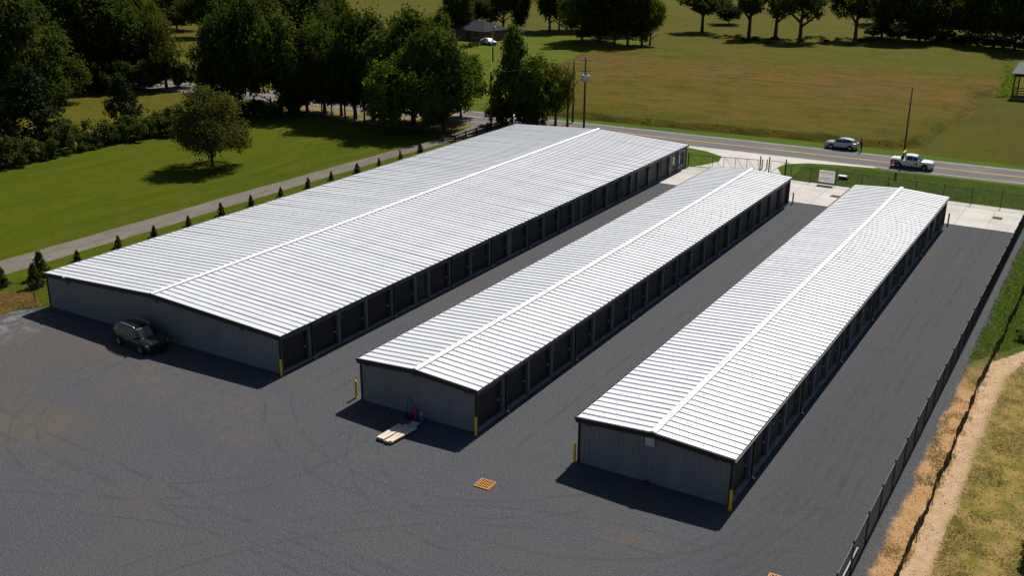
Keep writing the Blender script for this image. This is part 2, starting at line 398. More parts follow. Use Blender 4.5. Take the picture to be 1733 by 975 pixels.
sheet('bare_soil', P((470, 182), (540, 194), (620, 209), (700, 219), (760, 221), (806, 213), (800, 206), (700, 197), (600, 184), (500, 172)), .008, MAT['tan'], .35, 1)
sheet('gravel_yard', [(-71.9, 112.2), (-72.1, 48), (-73.4, 46.4), (-74.2, 44.4), (-76, 40), (-80, 26), (-80, 8), (-7, 8), (-6.9, 46), (-7.25, 56), (-7.1, 62), (-7.3, 74), (-7.5, 90), (-7.6, 112.2)], .010, MAT['gravel'], .09, .7)
sheet('gravel_drive', [(-87, 30), (-85.9, 53), (-85.4, 75), (-84.6, 100), (-83.3, 118.5), (-83.5, 124), (-84.6, 129.5), (-88, 133.4), (-76.5, 133.6), (-79.6, 129), (-80.9, 121), (-81.1, 115.6), (-81.7, 100), (-82, 75), (-82.1, 50.6), (-83, 30)], .012, MAT['drive'], .1, .9)
# road with its painted lines
MB().add([(x, road_y(x)+s*3.75, .018) for x in xs for s in (-1, 1)], [(2*i, 2*i+2, 2*i+3, 2*i+1) for i in range(len(xs)-1)]).build('road', MAT['asphalt'])['kind'] = 'structure'
def stripe(name, off, w, mat):
    o = MB().add([(x, road_y(x)+off+s*w/2, .023) for x in xs for s in (-1, 1)], [(2*i, 2*i+2, 2*i+3, 2*i+1) for i in range(len(xs)-1)]).build(name, mat)
    o['kind'] = 'structure'
stripe('centre_line', .16, .14, MAT['line_yellow']); stripe('centre_line', -.16, .14, MAT['line_yellow'])
stripe('edge_line', 3.5, .14, MAT['line_white']); stripe('edge_line', -3.5, .14, MAT['line_white'])
MB().add([(x, road_y(x)+o_, .0135) for x in xs for o_ in (-4.5, 4.35)], [(2*i, 2*i+2, 2*i+3, 2*i+1) for i in range(len(xs)-1)]).build('road_shoulder', MAT['drive'])['kind'] = 'structure'
# concrete drive from the road to the gate, then the slabs of the apron
ent = [(-46.9, 121.9), (-45.9, 123.6), (-44.9, 126.6), (-45.6, 129.6), (-48.5, 131.6), (-53.5, 132.95), (-53.5, 133.4), (-27, 134.3), (-27, 133.7), (-31.5, 132.9), (-34.9, 131.9), (-37.2, 129.9), (-37.4, 127.2), (-35.9, 123.9), (-34.6, 121.9)]
sheet('concrete_entrance', ent, .026, MAT['concrete'])
apron = empty('concrete_apron', (0, 0, 0)); apron['kind'] = 'structure'
gx = [-47.1, -44.1, -41.1, -38.1, -35.1, -32.1, -29.1, -26.1, -23.1, -20.1, -17.1, -14.1, -11.1, -8.15]
gy = [112.1, 115.3, 118.5, 121.85]
for i in range(len(gx)-1):
    for j in range(3):
        z = .045 + random.uniform(-.003, .003)
        MB().box(gx[i]+.012, gy[j]+.012, -.05, gx[i+1]-.012, gy[j+1]-.012, z).build('concrete_slab', MAT['concrete'], apron)
sheet('apron_joint', [(-47.1, 112.1), (-8.15, 112.1), (-8.15, 121.85), (-47.1, 121.85)], .0165, MAT['pit'], parent=apron)
# east side: clay strips and rough grass beyond the fence
def east_mat():
    t = NT('rough_ground'); p = t.pos(); x, y, _ = t.xyz(p)
    n1 = t.noise(p, .30, 5, .6); n2 = t.noise(t.mapv(p, (1, .6, 1), (0, 0, 0), (9, 4, 0)), 1.4, 6, .72); n3 = t.noise(p, 9, 5, .78); n4 = t.noise(t.mapv(p, (1, 1, 1), (0, 0, 0), (40, 12, 0)), .8, 6, .7)
    u = t.math('ADD', x, t.math('ADD', t.math('MULTIPLY_ADD', n1, 1.1, -.55), t.math('MULTIPLY_ADD', n2, .9, -.45)))
    v = t.math('ADD', y, t.math('MULTIPLY_ADD', n1, 14, -7))
    stone = t.mix(t.rng(n3, .3, .72), (.045, .046, .052), (.15, .15, .155))
    clay = t.mix(t.rng(n2, .35, .66), (.50, .265, .105), (.58, .36, .185)); clay = t.mix(t.rng(n4, .5, .68, 0, .75), clay, (.30, .245, .085)); clay = t.mix(t.rng(n3, .3, .7, .35, 0), clay, (.16, .09, .04))
    sand = t.mix(t.rng(n2, .35, .66), (.52, .345, .20), (.66, .475, .315)); sand = t.mix(t.rng(n3, .3, .7, .45, 0), sand, (.34, .21, .115)); sand = t.mix(t.rng(n4, .54, .70, 0, .8), sand, (.42, .29, .15))
    dry = t.mix(t.rng(n4, .36, .66), (.160, .145, .024), (.34, .235, .080)); dry = t.mix(t.rng(n3, .55, .75, 0, .75), dry, (.58, .46, .27)); dry = t.mix(t.rng(n3, .25, .45, .5, 0), dry, (.115, .100, .020))
    grn = t.mix(t.rng(n4, .36, .66), (.052, .098, .008), (.080, .115, .014)); grn = t.mix(t.rng(n3, .3, .7, .4, 0), grn, (.022, .042, .005))
    left = t.mix(t.rng(v, 69, 78), clay, grn)
    s1 = t.math('MULTIPLY', t.math('MAXIMUM', t.math('SUBTRACT', y, 76.5), 0.0), .55); s2 = t.math('MULTIPLY', t.math('MAXIMUM', t.math('SUBTRACT', y, 74.), 0.0), .42)
    right = t.mix(t.rng(v, 84, 92), dry, grn)
    c = t.mix(t.rng(t.math('SUBTRACT', u, s1), -5.85, -5.60), left, sand)
    c = t.mix(t.math('MULTIPLY', t.rng(t.math('ADD', t.math('SUBTRACT', u, s2), t.math('MULTIPLY_ADD', n3, 1.6, -.8)), -4.95, -4.25), t.rng(y, 88, 90, 1, 0)), c, right)
    c = t.mix(t.math('MULTIPLY', t.rng(y, 82, 86), t.rng(x, -7.5, -7.0)), c, grn)
    c = t.mix(t.rng(u, -7.25, -6.80, 1, 0), c, stone)
    t.bump(t.math('ADD', n3, t.math('MULTIPLY', n2, 2.5)), .6, .14)
    return t.fin(c, .95, 0, .06)
MAT['east'] = east_mat()
sheet('rough_ground', [(-7.75, 8), (-7.72, 60), (-7.74, 121.2), (40, 121.2), (40, 8)], .0135, MAT['east'], .03, .7)
sheet('straw_heap_ground', P((0, 500), (35, 498), (62, 508), (70, 517), (30, 521), (0, 533), (-60, 560), (-60, 520)), .0135, MAT['straw'], .25, .6)

# ------------------------------------------------------------------ grass with height
def in_poly(px, py, poly):
    ins = np.zeros(px.shape, bool); n = len(poly)
    for i in range(n):
        x0, y0 = poly[i][:2]; x1, y1 = poly[(i+1) % n][:2]
        c = ((y0 > py) != (y1 > py)) & (px < (x1-x0)*(py-y0)/((y1-y0) if y1 != y0 else 1e-9)+x0)
        ins ^= c
    return ins
def edge_dist(px, py, poly):
    d = np.full(px.shape, 1e9); n = len(poly)
    for i in range(n):
        a = np.array(poly[i][:2]); b = np.array(poly[(i+1) % n][:2]); ab = b-a
        t = np.clip(((px-a[0])*ab[0]+(py-a[1])*ab[1])/(ab@ab), 0, 1)
        d = np.minimum(d, np.hypot(px-a[0]-t*ab[0], py-a[1]-t*ab[1]))
    return d
def vnoise(x, y, s, seed):
    r = np.random.default_rng(seed); T = r.random((64, 64)); u = x/s; v = y/s
    i = np.floor(u).astype(int); j = np.floor(v).astype(int); fu = u-i; fv = v-j; fu = fu*fu*(3-2*fu); fv = fv*fv*(3-2*fv)
    g = lambda a, b: T[a % 64, b % 64]
    return (g(i, j)*(1-fu)+g(i+1, j)*fu)*(1-fv)+(g(i, j+1)*(1-fu)+g(i+1, j+1)*fu)*fv
def tufts(name, poly, n, h, w, mat, seed, blades=3, dens=None, lean=.35, z0=0.0, zfun=None):
    r = np.random.default_rng(seed)
    pa = np.array([q[:2] for q in poly]); lo, hi = pa.min(0), pa.max(0)
    X = r.uniform(lo[0], hi[0], n*3); Y = r.uniform(lo[1], hi[1], n*3)
    ok = in_poly(X, Y, poly)
    if dens is not None: ok &= r.random(X.shape) < dens(X, Y)
    X = X[ok][:n]; Y = Y[ok][:n]; k = len(X)
    Z = np.full(k, z0) if zfun is None else zfun(X, Y)
    V = []; 
    for b in range(blades):
        a = r.uniform(0, 2*np.pi, k); hh = h*r.uniform(.5, 1.35, k); ww = w*r.uniform(.6, 1.4, k)
        ox = X+r.normal(0, w*.8, k); oy = Y+r.normal(0, w*.8, k)
        la = r.uniform(0, 2*np.pi, k); ll = hh*r.uniform(0, lean*2, k)
        V.append(np.stack([np.stack([ox-np.cos(a)*ww/2, oy-np.sin(a)*ww/2, Z], 1), np.stack([ox+np.cos(a)*ww/2, oy+np.sin(a)*ww/2, Z], 1),
                           np.stack([ox+np.cos(la)*ll, oy+np.sin(la)*ll, Z+hh], 1)], 1))
    V = np.concatenate(V).reshape(-1, 3)
    F_ = np.arange(len(V)).reshape(-1, 3)
    return place(name, np_mesh(name, V, F_, mat))
def blade_mat(name, c1, c2, c3):
    t = NT(name); rp = t.n.new('ShaderNodeNewGeometry').outputs['Random Per Island']; big = t.noise(t.mapv(t.pos(), (.55, 1.2, 1)), .08, 5)
    c = t.mix(t.rng(big, .38, .62), c1, c2); c = t.mix(t.rng(rp, .45, 1.0, 0, .9), c, c3)
    t.fin(c, .9, 0, .03)
    tr = t.n.new('ShaderNodeBsdfTranslucent'); mx = t.n.new('ShaderNodeMixShader'); mx.inputs[0].default_value = .62
    t.lk(c, tr.inputs['Color']); t.lk(t.bsdf.outputs[0], mx.inputs[1]); t.lk(tr.outputs[0], mx.inputs[2]); t.lk(mx.outputs[0], t.out.inputs['Surface'])
    return t.m
MAT['meadow_blade'] = meadow_mat(True)
MAT['dry_blade'] = blade_mat('dry_blade', (.20, .185, .035), (.30, .23, .085), (.56, .44, .26))
MAT['green_blade'] = blade_mat('green_blade', (.066, .120, .010), (.092, .130, .018), (.135, .150, .030))
MAT['weed_blade'] = blade_mat('weed_blade', (.115, .17, .012), (.13, .17, .018), (.17, .20, .03))
MAT['straw_blade'] = blade_mat('straw_blade', (.36, .25, .08), (.30, .20, .06), (.48, .36, .15))

meadow_poly = P((852, 178), (905, 133), (1000, 87), (1100, 82), (1250, 84), (1400, 80), (1560, 86), (1700, 104)) + [(-24.6, 255), (-22.8, 230), (-22, 202), (-25.2, 198.5), (-22.8, 180), (-23.9, 165), (-24.6, 150.4), (-28, 147.2), (-37, 146.2), (-48.6, 144.9), (-71, 143.2), (-90, 141.6)]
st = .8
mx_ = np.arange(-128, -20, st); my_ = np.arange(140, 264, st); MX, MY = np.meshgrid(mx_, my_, indexing='ij')
def meadow_h(x, y):
    d = edge_dist(x, y, meadow_poly); e = np.clip(d/.8, 0, 1)
    hgt = .62 + .24*vnoise(x, y, 1.7, 3) + .16*vnoise(x, y, 5.3, 4)*vnoise(x, y, 13, 5)*2
    far = np.clip((y-205)/35, 0, 1)
    return np.where(in_poly(x, y, meadow_poly), e*hgt*(1-.65*far), 0)
MZ = meadow_h(MX, MY); inside = in_poly(MX, MY, meadow_poly)
idx = np.arange(MX.size).reshape(MX.shape)
q = np.stack([idx[:-1, :-1], idx[1:, :-1], idx[1:, 1:], idx[:-1, 1:]], -1).reshape(-1, 4)
keep = inside.ravel()[q].any(1)
meadow = place('meadow', np_mesh('meadow', np.stack([MX.ravel(), MY.ravel(), MZ.ravel()+.003], 1), q[keep], MAT['meadow']))
meadow['kind'] = 'structure'
o = tufts('meadow_grass', meadow_poly, 26000, .12, .14, MAT['meadow_blade'], 11, 2, lambda x, y: np.clip((vnoise(x*.6, y, 2.6, 33)*.6+vnoise(x*.4, y, 7.5, 34)*.4-.42)*5, .04, 1), .8, 0, lambda x, y: meadow_h(x, y)-.06)
tag(o, 'tall brown and olive meadow grass across the road', 'grass', kind='stuff')
def dry_d(x, y): return .15+.85*np.clip((vnoise(x, y, 1.1, 21)-.35)*3, 0, 1)
o = tufts('dry_grass_tufts', [(-4.7, 40), (-4.5, 60), (-4.5, 73), (-3.6, 79), (6, 86), (16, 86), (10, 40)], 60000, .085, .045, MAT['dry_blade'], 12, 3, dry_d, .9)
tag(o, 'dry straw-flecked grass right of the clay path', 'grass', kind='stuff')
o = tufts('clay_strip_weeds', [(-7.1, 42), (-7, 60), (-7.3, 80), (-5.4, 80), (-5.5, 60), (-5.7, 42)], 4200, .10, .035, MAT['dry_blade'], 13, 3, lambda x, y: np.clip((vnoise(x, y, 1.2, 9)-.55)*4, 0.02, 1), .8)
tag(o, 'sparse dry weeds between the chain-link fence and the silt fence', 'weeds', kind='stuff')
o = tufts('ditch_grass', [(-7.2, 75), (-7.4, 120), (10, 120), (10, 88), (-2.2, 85), (-5.2, 79)], 40000, .13, .045, MAT['green_blade'], 14, 3, None, .7)
tag(o, 'lush green grass beyond the chain-link fence', 'grass', kind='stuff')
o = tufts('straw_mulch', P((0, 497), (35, 494), (66, 508), (70, 519), (30, 523), (0, 535), (-40, 555), (-40, 510)), 2600, .14, .06, MAT['straw_blade'], 15, 3, None, 1.2)
tag(o, 'loose yellow straw by the left end of the big building', 'straw', kind='stuff')
o = tufts('roadside_tufts', [(-34.5, 121.9), (-8, 121.9), (40, 121), (40, 134), (-10, 133.6), (-28, 132), (-35, 130.5)], 26000, .09, .06, MAT['green_blade'], 16, 2, None, .8)
tag(o, 'short grass between the road and the front fence', 'grass', kind='stuff')

def stones(name, label, poly, n, smin, smax, mat, seed, dens=None, z0=.012):
    r = np.random.default_rng(seed); pa_ = np.array([q[:2] for q in poly]); lo, hi = pa_.min(0), pa_.max(0)
    X = r.uniform(lo[0], hi[0], n*3); Y = r.uniform(lo[1], hi[1], n*3); ok = in_poly(X, Y, poly)
    if dens is not None: ok &= r.random(X.shape) < dens(X, Y)
    X = X[ok][:n]; Y = Y[ok][:n]; k = len(X); S_ = r.uniform(smin, smax, k)*r.uniform(.5, 1, k); A_ = r.uniform(0, 6.28, k)
    base = np.array([(1, 0, 0), (0, 1, 0), (-1, 0, 0), (0, -1, 0), (0, 0, .8), (0, 0, -.5)], float)
    V = base[None]*S_[:, None, None]*r.uniform(.5, 1.0, (k, 6, 1)); c_, s__ = np.cos(A_)[:, None], np.sin(A_)[:, None]
    V = np.stack([V[..., 0]*c_-V[..., 1]*s__, V[..., 0]*s__+V[..., 1]*c_, V[..., 2]], -1) + np.stack([X, Y, z0+S_*.1], 1)[:, None, :]
    tri = np.array([(0, 1, 4), (1, 2, 4), (2, 3, 4), (3, 0, 4), (1, 0, 5), (2, 1, 5), (3, 2, 5), (0, 3, 5)])
    o = place(name, np_mesh(name, V.reshape(-1, 3), (tri[None]+np.arange(k)[:, None, None]*6).reshape(-1, 3), mat)); tag(o, label, 'stones', kind='stuff')
def stone_mat(name, c1, c2):
    t = NT(name); rp = t.n.new('ShaderNodeNewGeometry').outputs['Random Per Island']; return t.fin(t.mix(rp, c1, c2), .9, 0, .15)
MAT['stone'] = stone_mat('loose_stone', (.10, .10, .105), (.30, .30, .31)); MAT['clod'] = stone_mat('clay_clod', (.36, .22, .11), (.66, .48, .32))
stones('loose_gravel', 'loose grey stones scattered over the gravel yard', [(-72, 26), (-72, 47.5), (-8, 47.5), (-8, 26)], 9000, .018, .042, MAT['stone'], 51, lambda x, y: np.clip(vnoise(x, y, 3.1, 61)*1.5-.25, .08, 1))
stones('loose_gravel', 'loose grey stones in the lane along the right-hand fence', [(-14.5, 47.5), (-14.5, 110), (-7, 110), (-6.7, 47.5)], 3500, .018, .042, MAT['stone'], 52, lambda x, y: np.clip(vnoise(x, y, 2.1, 62)*1.5-.25, .08, 1))
stones('clay_clods', 'clods and small stones along the clay path', [(-6.9, 40), (-6.9, 78), (-4.0, 80), (-4.0, 40)], 2200, .02, .07, MAT['clod'], 53, lambda x, y: np.clip(vnoise(x, y, 1.4, 63)*1.8-.4, .05, 1), .016)

# ------------------------------------------------------------------ storage buildings
SEAM = .64
def roof_panel_mesh(run, rise, sgn, pw):
    """standing seam panel: local x from eave to ridge, y along the building, with one trapezoid rib"""
    prof = [(0, 0), (.016, .070), (.048, .070), (.064, 0), (pw*.40, .0), (pw*.41, .006), (pw*.44, .006), (pw*.45, 0), (pw*.72, 0), (pw*.73, .006), (pw*.76, .006), (pw*.77, 0), (pw, 0)]
    b = MB(); n = len(prof); v = []
    for t in (0, .5, 1):
        for y, z in prof: v.append((sgn*run*(1-t), y, rise*t+z))
    for y, z in prof: v.append((sgn*run, y, -.03))
    f = []
    for k in range(2):
        for i in range(n-1):
            a = (k*n+i, k*n+i+1, (k+1)*n+i+1, (k+1)*n+i); f.append(a if sgn < 0 else a[::-1])
    for i in range(n-1):
        a = (3*n+i, 3*n+i+1, i+1, i); f.append(a if sgn < 0 else a[::-1])
    b.add(v, f); return b.mesh('roof_panel', MAT['roof'])

def wall_panel_mesh(w, zt0, zt1, z0=.02):
    """ribbed wall panel facing -y, width w, top sloping from zt0 to zt1"""
    b = MB(); prof = []
    npitch = max(1, round(w/.305)); pit = w/npitch
    for i in range(npitch):
        u = i*pit
        prof += [(u, -.034), (u+.035, -.034), (u+.062, 0), (u+pit*.45, 0), (u+pit*.47, -.006), (u+pit*.58, -.006), (u+pit*.6, 0), (u+pit-.027, 0)]
    prof += [(w, -.034)]
    n = len(prof); v = [(x, y, z0) for x, y in prof] + [(x, y, zt0+(zt1-zt0)*x/w) for x, y in prof]
    b.add(v, [(i, i+1, n+i+1, n+i) for i in range(n-1)])
    return b.mesh('wall_panel', MAT['siding'])

def door_mesh(w, h):
    """coiling curtain facing +x in the yz plane, ribbed"""
    b = MB(); n = 17; v = []
    for i in range(n*4+1):
        k = i % 4; z = h*i/(n*4); x = (0, .012, .012, 0)[k]
        v += [(x, 0, z), (x, w, z)]
    b.add(v, [(2*i, 2*i+1, 2*i+3, 2*i+2) for i in range(n*4)])
    return b.mesh('roll_up_door', MAT['door'])
LATCH = MB().box(0, -.09, 0, .05, .09, .05).box(.05, -.02, -.05, .07, .02, .1).mesh('latch', MAT['lightgrey'])
LAMP = MB().box(0, -.1, -.09, .05, .1, .11).add([(.05, -.09, .10), (.05, .09, .10), (.20, .09, .03), (.20, -.09, .03), (.05, -.09, -.06), (.05, .09, -.06), (.17, .09, -.04), (.17, -.09, -.04)],
        [(0, 3, 2, 1), (4, 5, 6, 7), (3, 7, 6, 2), (0, 4, 7, 3), (1, 2, 6, 5)]).mesh('wall_light', MAT['lamp'])
OUTLET = MB().bar((.0, 0, .16), (.22, 0, .06), .10, .08).mesh('outlet', MAT['lightgrey'])

def storage_building(name, label, x0, w, y0, y1, he, hr, posts, gaps, spouts, lights, group, ngab):
    root = empty(name, (x0+w/2, y0, 0), 0, label, 'building', group)
    L = y1-y0; hw = w/2; ov = .16
    run = hw+ov; rise = (hr-he)*run/hw; ze = hr-rise
    # roof panels, one sheet between each pair of seams
    npan = round((L+.30)/SEAM); pw = (L+.30)/npan
    ml = roof_panel_mesh(run, rise, -1, pw); mr = roof_panel_mesh(run, rise, 1, pw)
    for i in range(npan):
        for m in (ml, mr):
            place('roof_panel', m, root, (0, -.15+i*pw, ze), (0, random.uniform(-.0012, .0012), 0))
    cw = .19 if w < 15 else .16
    sl = rise/run
    c = MB(); prof = [(-cw, -sl*cw+.076), (-cw, -sl*cw+.100), (-cw*.45, -sl*cw*.45+.134), (0, .155), (cw*.45, -sl*cw*.45+.134), (cw, -sl*cw+.100), (cw, -sl*cw+.076)]
    n = len(prof); ve = []
    for y in (-.17, L+.17): ve += [(x, y, hr+z) for x, z in prof]
    c.add(ve, [(i, n+i, n+i+1, i+1) for i in range(n-1)] + [tuple(range(n)), tuple(range(2*n-1, n-1, -1))]); c.build('ridge_cap', MAT['ridge'], root)
    # rake boards on both gables, gutters along the eaves, corner posts
    for yy, d in ((-.155, -1), (L+.155, 1)):
        for s in (-1, 1):
            a = (s*(run+.02), yy+d*.02, ze-.13); b_ = (0, yy+d*.02, hr-.13)
            MB().bar(a, b_, .05, .30).build('rake_trim', MAT['trim'], root)
    for s in (-1, 1):
        g = MB(); xg = s*(run-.015)
        g.add([(xg, -.16, ze-.16), (xg+s*.13, -.16, ze-.15), (xg+s*.15, -.16, ze-.015), (xg+s*.12, -.16, ze-.015), (xg+s*.11, -.16, ze-.12), (xg+s*.02, -.16, ze-.12)] +
              [(xg, L+.16, ze-.16), (xg+s*.13, L+.16, ze-.15), (xg+s*.15, L+.16, ze-.015), (xg+s*.12, L+.16, ze-.015), (xg+s*.11, L+.16, ze-.12), (xg+s*.02, L+.16, ze-.12)],
              [(i, i+6, i+7, i+1) for i in range(5)] + [(5, 11, 6, 0), (0, 1, 2, 3, 4, 5), (11, 10, 9, 8, 7, 6)])
        g.build('gutter', MAT['trim'], root)
    zt = lambda x: hr - sl*abs(x) - .04
    # gable of ribbed wall panels
    pwid = w/ngab
    for i in range(ngab):
        xa = -hw+i*pwid; xb = xa+pwid
        if xa < -1e-6 and xb > 1e-6:
            pass
        place('wall_panel', wall_panel_mesh(pwid, zt(xa), zt(xb)), root, (xa, 0, 0))
    MB().add([(-hw+.05, .02, 0), (hw-.05, .02, 0), (hw-.05, .02, zt(hw)-.05), (0, .02, hr-.1), (-hw+.05, .02, zt(hw)-.05)], [(0, 1, 2, 3, 4)]).build('gable_lining', MAT['header'], root)
    MB().add([(-hw, L, 0), (hw, L, 0), (hw, L, zt(hw)), (0, L, hr-.04), (-hw, L, zt(hw))], [(4, 3, 2, 1, 0)]).build('end_wall', MAT['siding'], root)
    MB().box(-hw, .03, 0, -hw+.05, L-.02, zt(hw)-.02).build('back_wall', MAT['siding'], root)
    for s in (-1, 1):
        for yy in (-.05, L-.09):
            MB().box(s*hw-.07+(-.0 if s > 0 else 0), yy, 0, s*hw+.07, yy+.14, ze-.165).build('corner_trim', MAT['trim'], root)
    # door side
    rec = .20
    MB().box(hw-rec-.12, .1, 0, hw+.055, L-.1, .13).build('footing', MAT['slab'], root)
    MB().box(hw-rec-.05, .1, 2.42, hw-.01, L-.1, ze-.03).build('header_trim', MAT['header'], root)
    MB().box(hw-.006, .1, 2.50, hw+.016, L-.1, 2.62).build('head_flashing', MAT['pilaster'], root)
    MB().box(hw-rec-.10, .1, .13, hw-rec-.06, L-.1, 2.42).build('inner_wall', MAT['header'], root)
    pm = {}
    for (a, b_) in posts:
        k = round(b_-a, 2)
        if k not in pm: pm[k] = MB().box(-rec-.03, -k/2, .13, .02, k/2, 2.50).mesh('pilaster', MAT['pilaster'])
        place('pilaster', pm[k], root, (hw, (a+b_)/2-y0, 0))
    dm = {}
    for i in range(len(posts)-1):
        a, b_ = posts[i][1], posts[i+1][0]
        if i in gaps:      # narrow ribbed infill beside a hallway
            n = max(2, round((b_-a)/.3)); ww = (b_-a)/n; g = MB()
            for j in range(n): g.box(hw-rec+.02, a-y0+j*ww+.03, .13, hw-rec+.06, a-y0+(j+1)*ww-.03, 2.42)
            g.box(hw-rec-.01, a-y0, .13, hw-rec+.02, b_-y0, 2.42); g.build('infill_panel', MAT['header'], root); continue
        k = round(b_-a, 2)
        if k not in dm: dm[k] = door_mesh(k, 2.30)
        d = place('roll_up_door', dm[k], root, (hw-rec, a-y0, .132))
        place('latch', LATCH, d, (.012, k-.22, .95))
    for y in spouts:
        d = MB().box(hw+.022, y-y0-.055, .14, hw+.115, y-y0+.055, ze-.14).build('downspout', MAT['trim'], root)
        place('outlet', OUTLET, d, (hw+.07, y-y0, 0))
    for y in lights: place('wall_light', LAMP, root, (hw+.022, y-y0, 2.22))
    return root, zt
PW = .26
def even_posts(y0, y1, n):
    s = (y1-y0)/n
    return [(max(y0+.02, y0+i*s-PW/2), min(y1-.02, y0+i*s+PW/2)) for i in range(n+1)]
XA, WA, YA0, YA1 = -72.0, 24.70, 48.21, 121.2
pa = [48.23, 51.2, 54.4, 57.6, 60.78, 63.9, 65.75, 68.8, 72.0, 75.15, 78.5, 81.9, 84.95, 88.0, 91.0, 92.75, 95.6, 98.8, 101.9, 105.0, 106.8, 109.9, 112.95, 116.1]
postsA = [(p_-(.32 if abs(p_-78.5) < .01 else PW/2), p_+(.32 if abs(p_-78.5) < .01 else PW/2)) for p_ in pa]
postsA[0] = (48.23, 48.40)
bA, ztA = storage_building('storage_building', 'largest storage building, wide pale metal roof, beside the gravel drive', XA, WA, YA0, YA1, 2.90, 3.52, postsA, (5, 14, 19),
                           [51.42, 61.0, 69.0, 75.37, 82.1, 88.2, 95.8, 102.1, 113.15, 118.3], [54.4, 72.0, 78.4, 84.95, 98.8, 109.9], 'storage buildings with black roll-up doors', 26)
bB, ztB = storage_building('storage_building', 'middle narrow storage building with a pallet of boards before its gable', -40.06, 8.87, 47.99, 111.2, 2.96, 3.24, even_posts(47.99, 111.2, 20), (),
                           [47.99+3.16*k+.24 for k in (1, 4, 7, 10, 13, 16, 19)], [47.99+3.16*k for k in (3, 9, 15)], 'storage buildings with black roll-up doors', 10)
bC, ztC = storage_building('storage_building', 'right-hand narrow storage building nearest the black chain-link fence', -24.2, 9.15, 48.11, 111.65, 2.93, 3.215, even_posts(48.11, 111.65, 20), (),
                           [48.11+3.177*k+.24 for k in (1, 4, 7, 10, 13, 16, 19)], [48.11+3.177*k for k in (2, 8, 14)], 'storage buildings with black roll-up doors', 10)
# office end of the big building: entry door, window, plain ribbed panels between
hwA = WA/2
def off(y): return y-YA0
MB().box(hwA-.12, off(116.23), .13, hwA-.02, off(116.62), 2.42).box(hwA-.12, off(118.05), .13, hwA-.02, off(118.8), 2.42).box(hwA-.12, off(118.8), .13, hwA-.02, off(120.4), .72).box(hwA-.12, off(118.8), 2.2, hwA-.02, off(120.4), 2.42).box(hwA-.12, off(120.4), .13, hwA-.02, off(121.1), 2.42).build('office_wall', MAT['pilaster'], bA)
ed = MB().box(hwA-.11, off(116.62), .13, hwA-.06, off(118.05), 2.42).build('entry_door', MAT['trim'], bA)
MB().box(hwA-.06, off(117.0), 1.1, hwA-.045, off(117.65), 2.15).build('pane', MAT['lightgrey'], ed)
MB().box(hwA-.06, off(117.85), 1.0, hwA+.01, off(117.9), 1.15).build('handle', MAT['lightgrey'], ed)
wd = MB().box(hwA-.14, off(118.8), .72, hwA-.10, off(120.4), 2.2).build('window', MAT['glass'], bA)
f = MB()
for (a, b_, c_, d_) in ((118.8, .72, 120.4, .8), (118.8, 2.12, 120.4, 2.2), (118.8, .72, 118.88, 2.2), (120.32, .72, 120.4, 2.2), (119.56, .72, 119.64, 2.2)): f.box(hwA-.12, off(a), b_, hwA+.0, off(c_), d_)
f.build('window_frame', MAT['trim'], wd)
MB().box(hwA-.098, off(118.9), .82, hwA-.09, off(119.5), 2.1).build('pane', MAT['lightgrey'], wd)
# gable fittings
def gable_light(root, x, z): place('wall_light', LAMP, root, (x, -.036, z), (0, 0, -math.pi/2))
for x in (-9.7, 0.4, 8.9): gable_light(bA, x, ztA(x)-.42)
gable_light(bB, -3.9, ztB(3.9)-.36); gable_light(bB, 3.75, ztB(3.75)-.36); gable_light(bB, -.1, ztB(0)-.45)
gable_light(bC, -3.95, ztC(3.95)-.36); gable_light(bC, 3.65, ztC(3.65)-.36)
MB().box(-.42, -.16, ztC(.2)-.78, .12, -.036, ztC(.2)-.24).box(-.37, -.175, ztC(.2)-.73, .07, -.16, ztC(.2)-.29).build('meter_box', MAT['lightgrey'], bC)
MB().tube([(-.62, -.10, ztC(.7)-.42), (-.62, -.10, ztC(.7)+.06), (-.56, -.10, ztC(.7)+.14)], .035, 8).build('conduit', MAT['lightgrey'], bC)
MB().tube([(-.30, -.10, .0), (-.30, -.10, .10), (-.30, -.24, .14), (-.05, -.24, .06)], .09, 8).build('drain_pipe', MAT['plasticblack'], bC)
MB().box(-10.0, -.26, ztA(10)-.03, -9.75, -.18, ztA(10)+.12).build('camera_housing', MAT['white'], bA)
pl = empty('service_mast', (-71.55, 119.8, 2.95), 0, 'slim pale grey mast standing on the far corner of the biggest roof', 'mast')
MB().tube([(0, 0, 0), (0, 0, 1.35)], .05, 8).build('pole', MAT['lightgrey'], pl)
MB().lathe([(.0, 1.34), (.09, 1.36), (.13, 1.45), (.10, 1.54), (0, 1.58)], 10).build('head', MAT['white'], pl)
MB().box(.05, -.06, .95, .32, .06, 1.12).build('bracket', MAT['lightgrey'], pl)

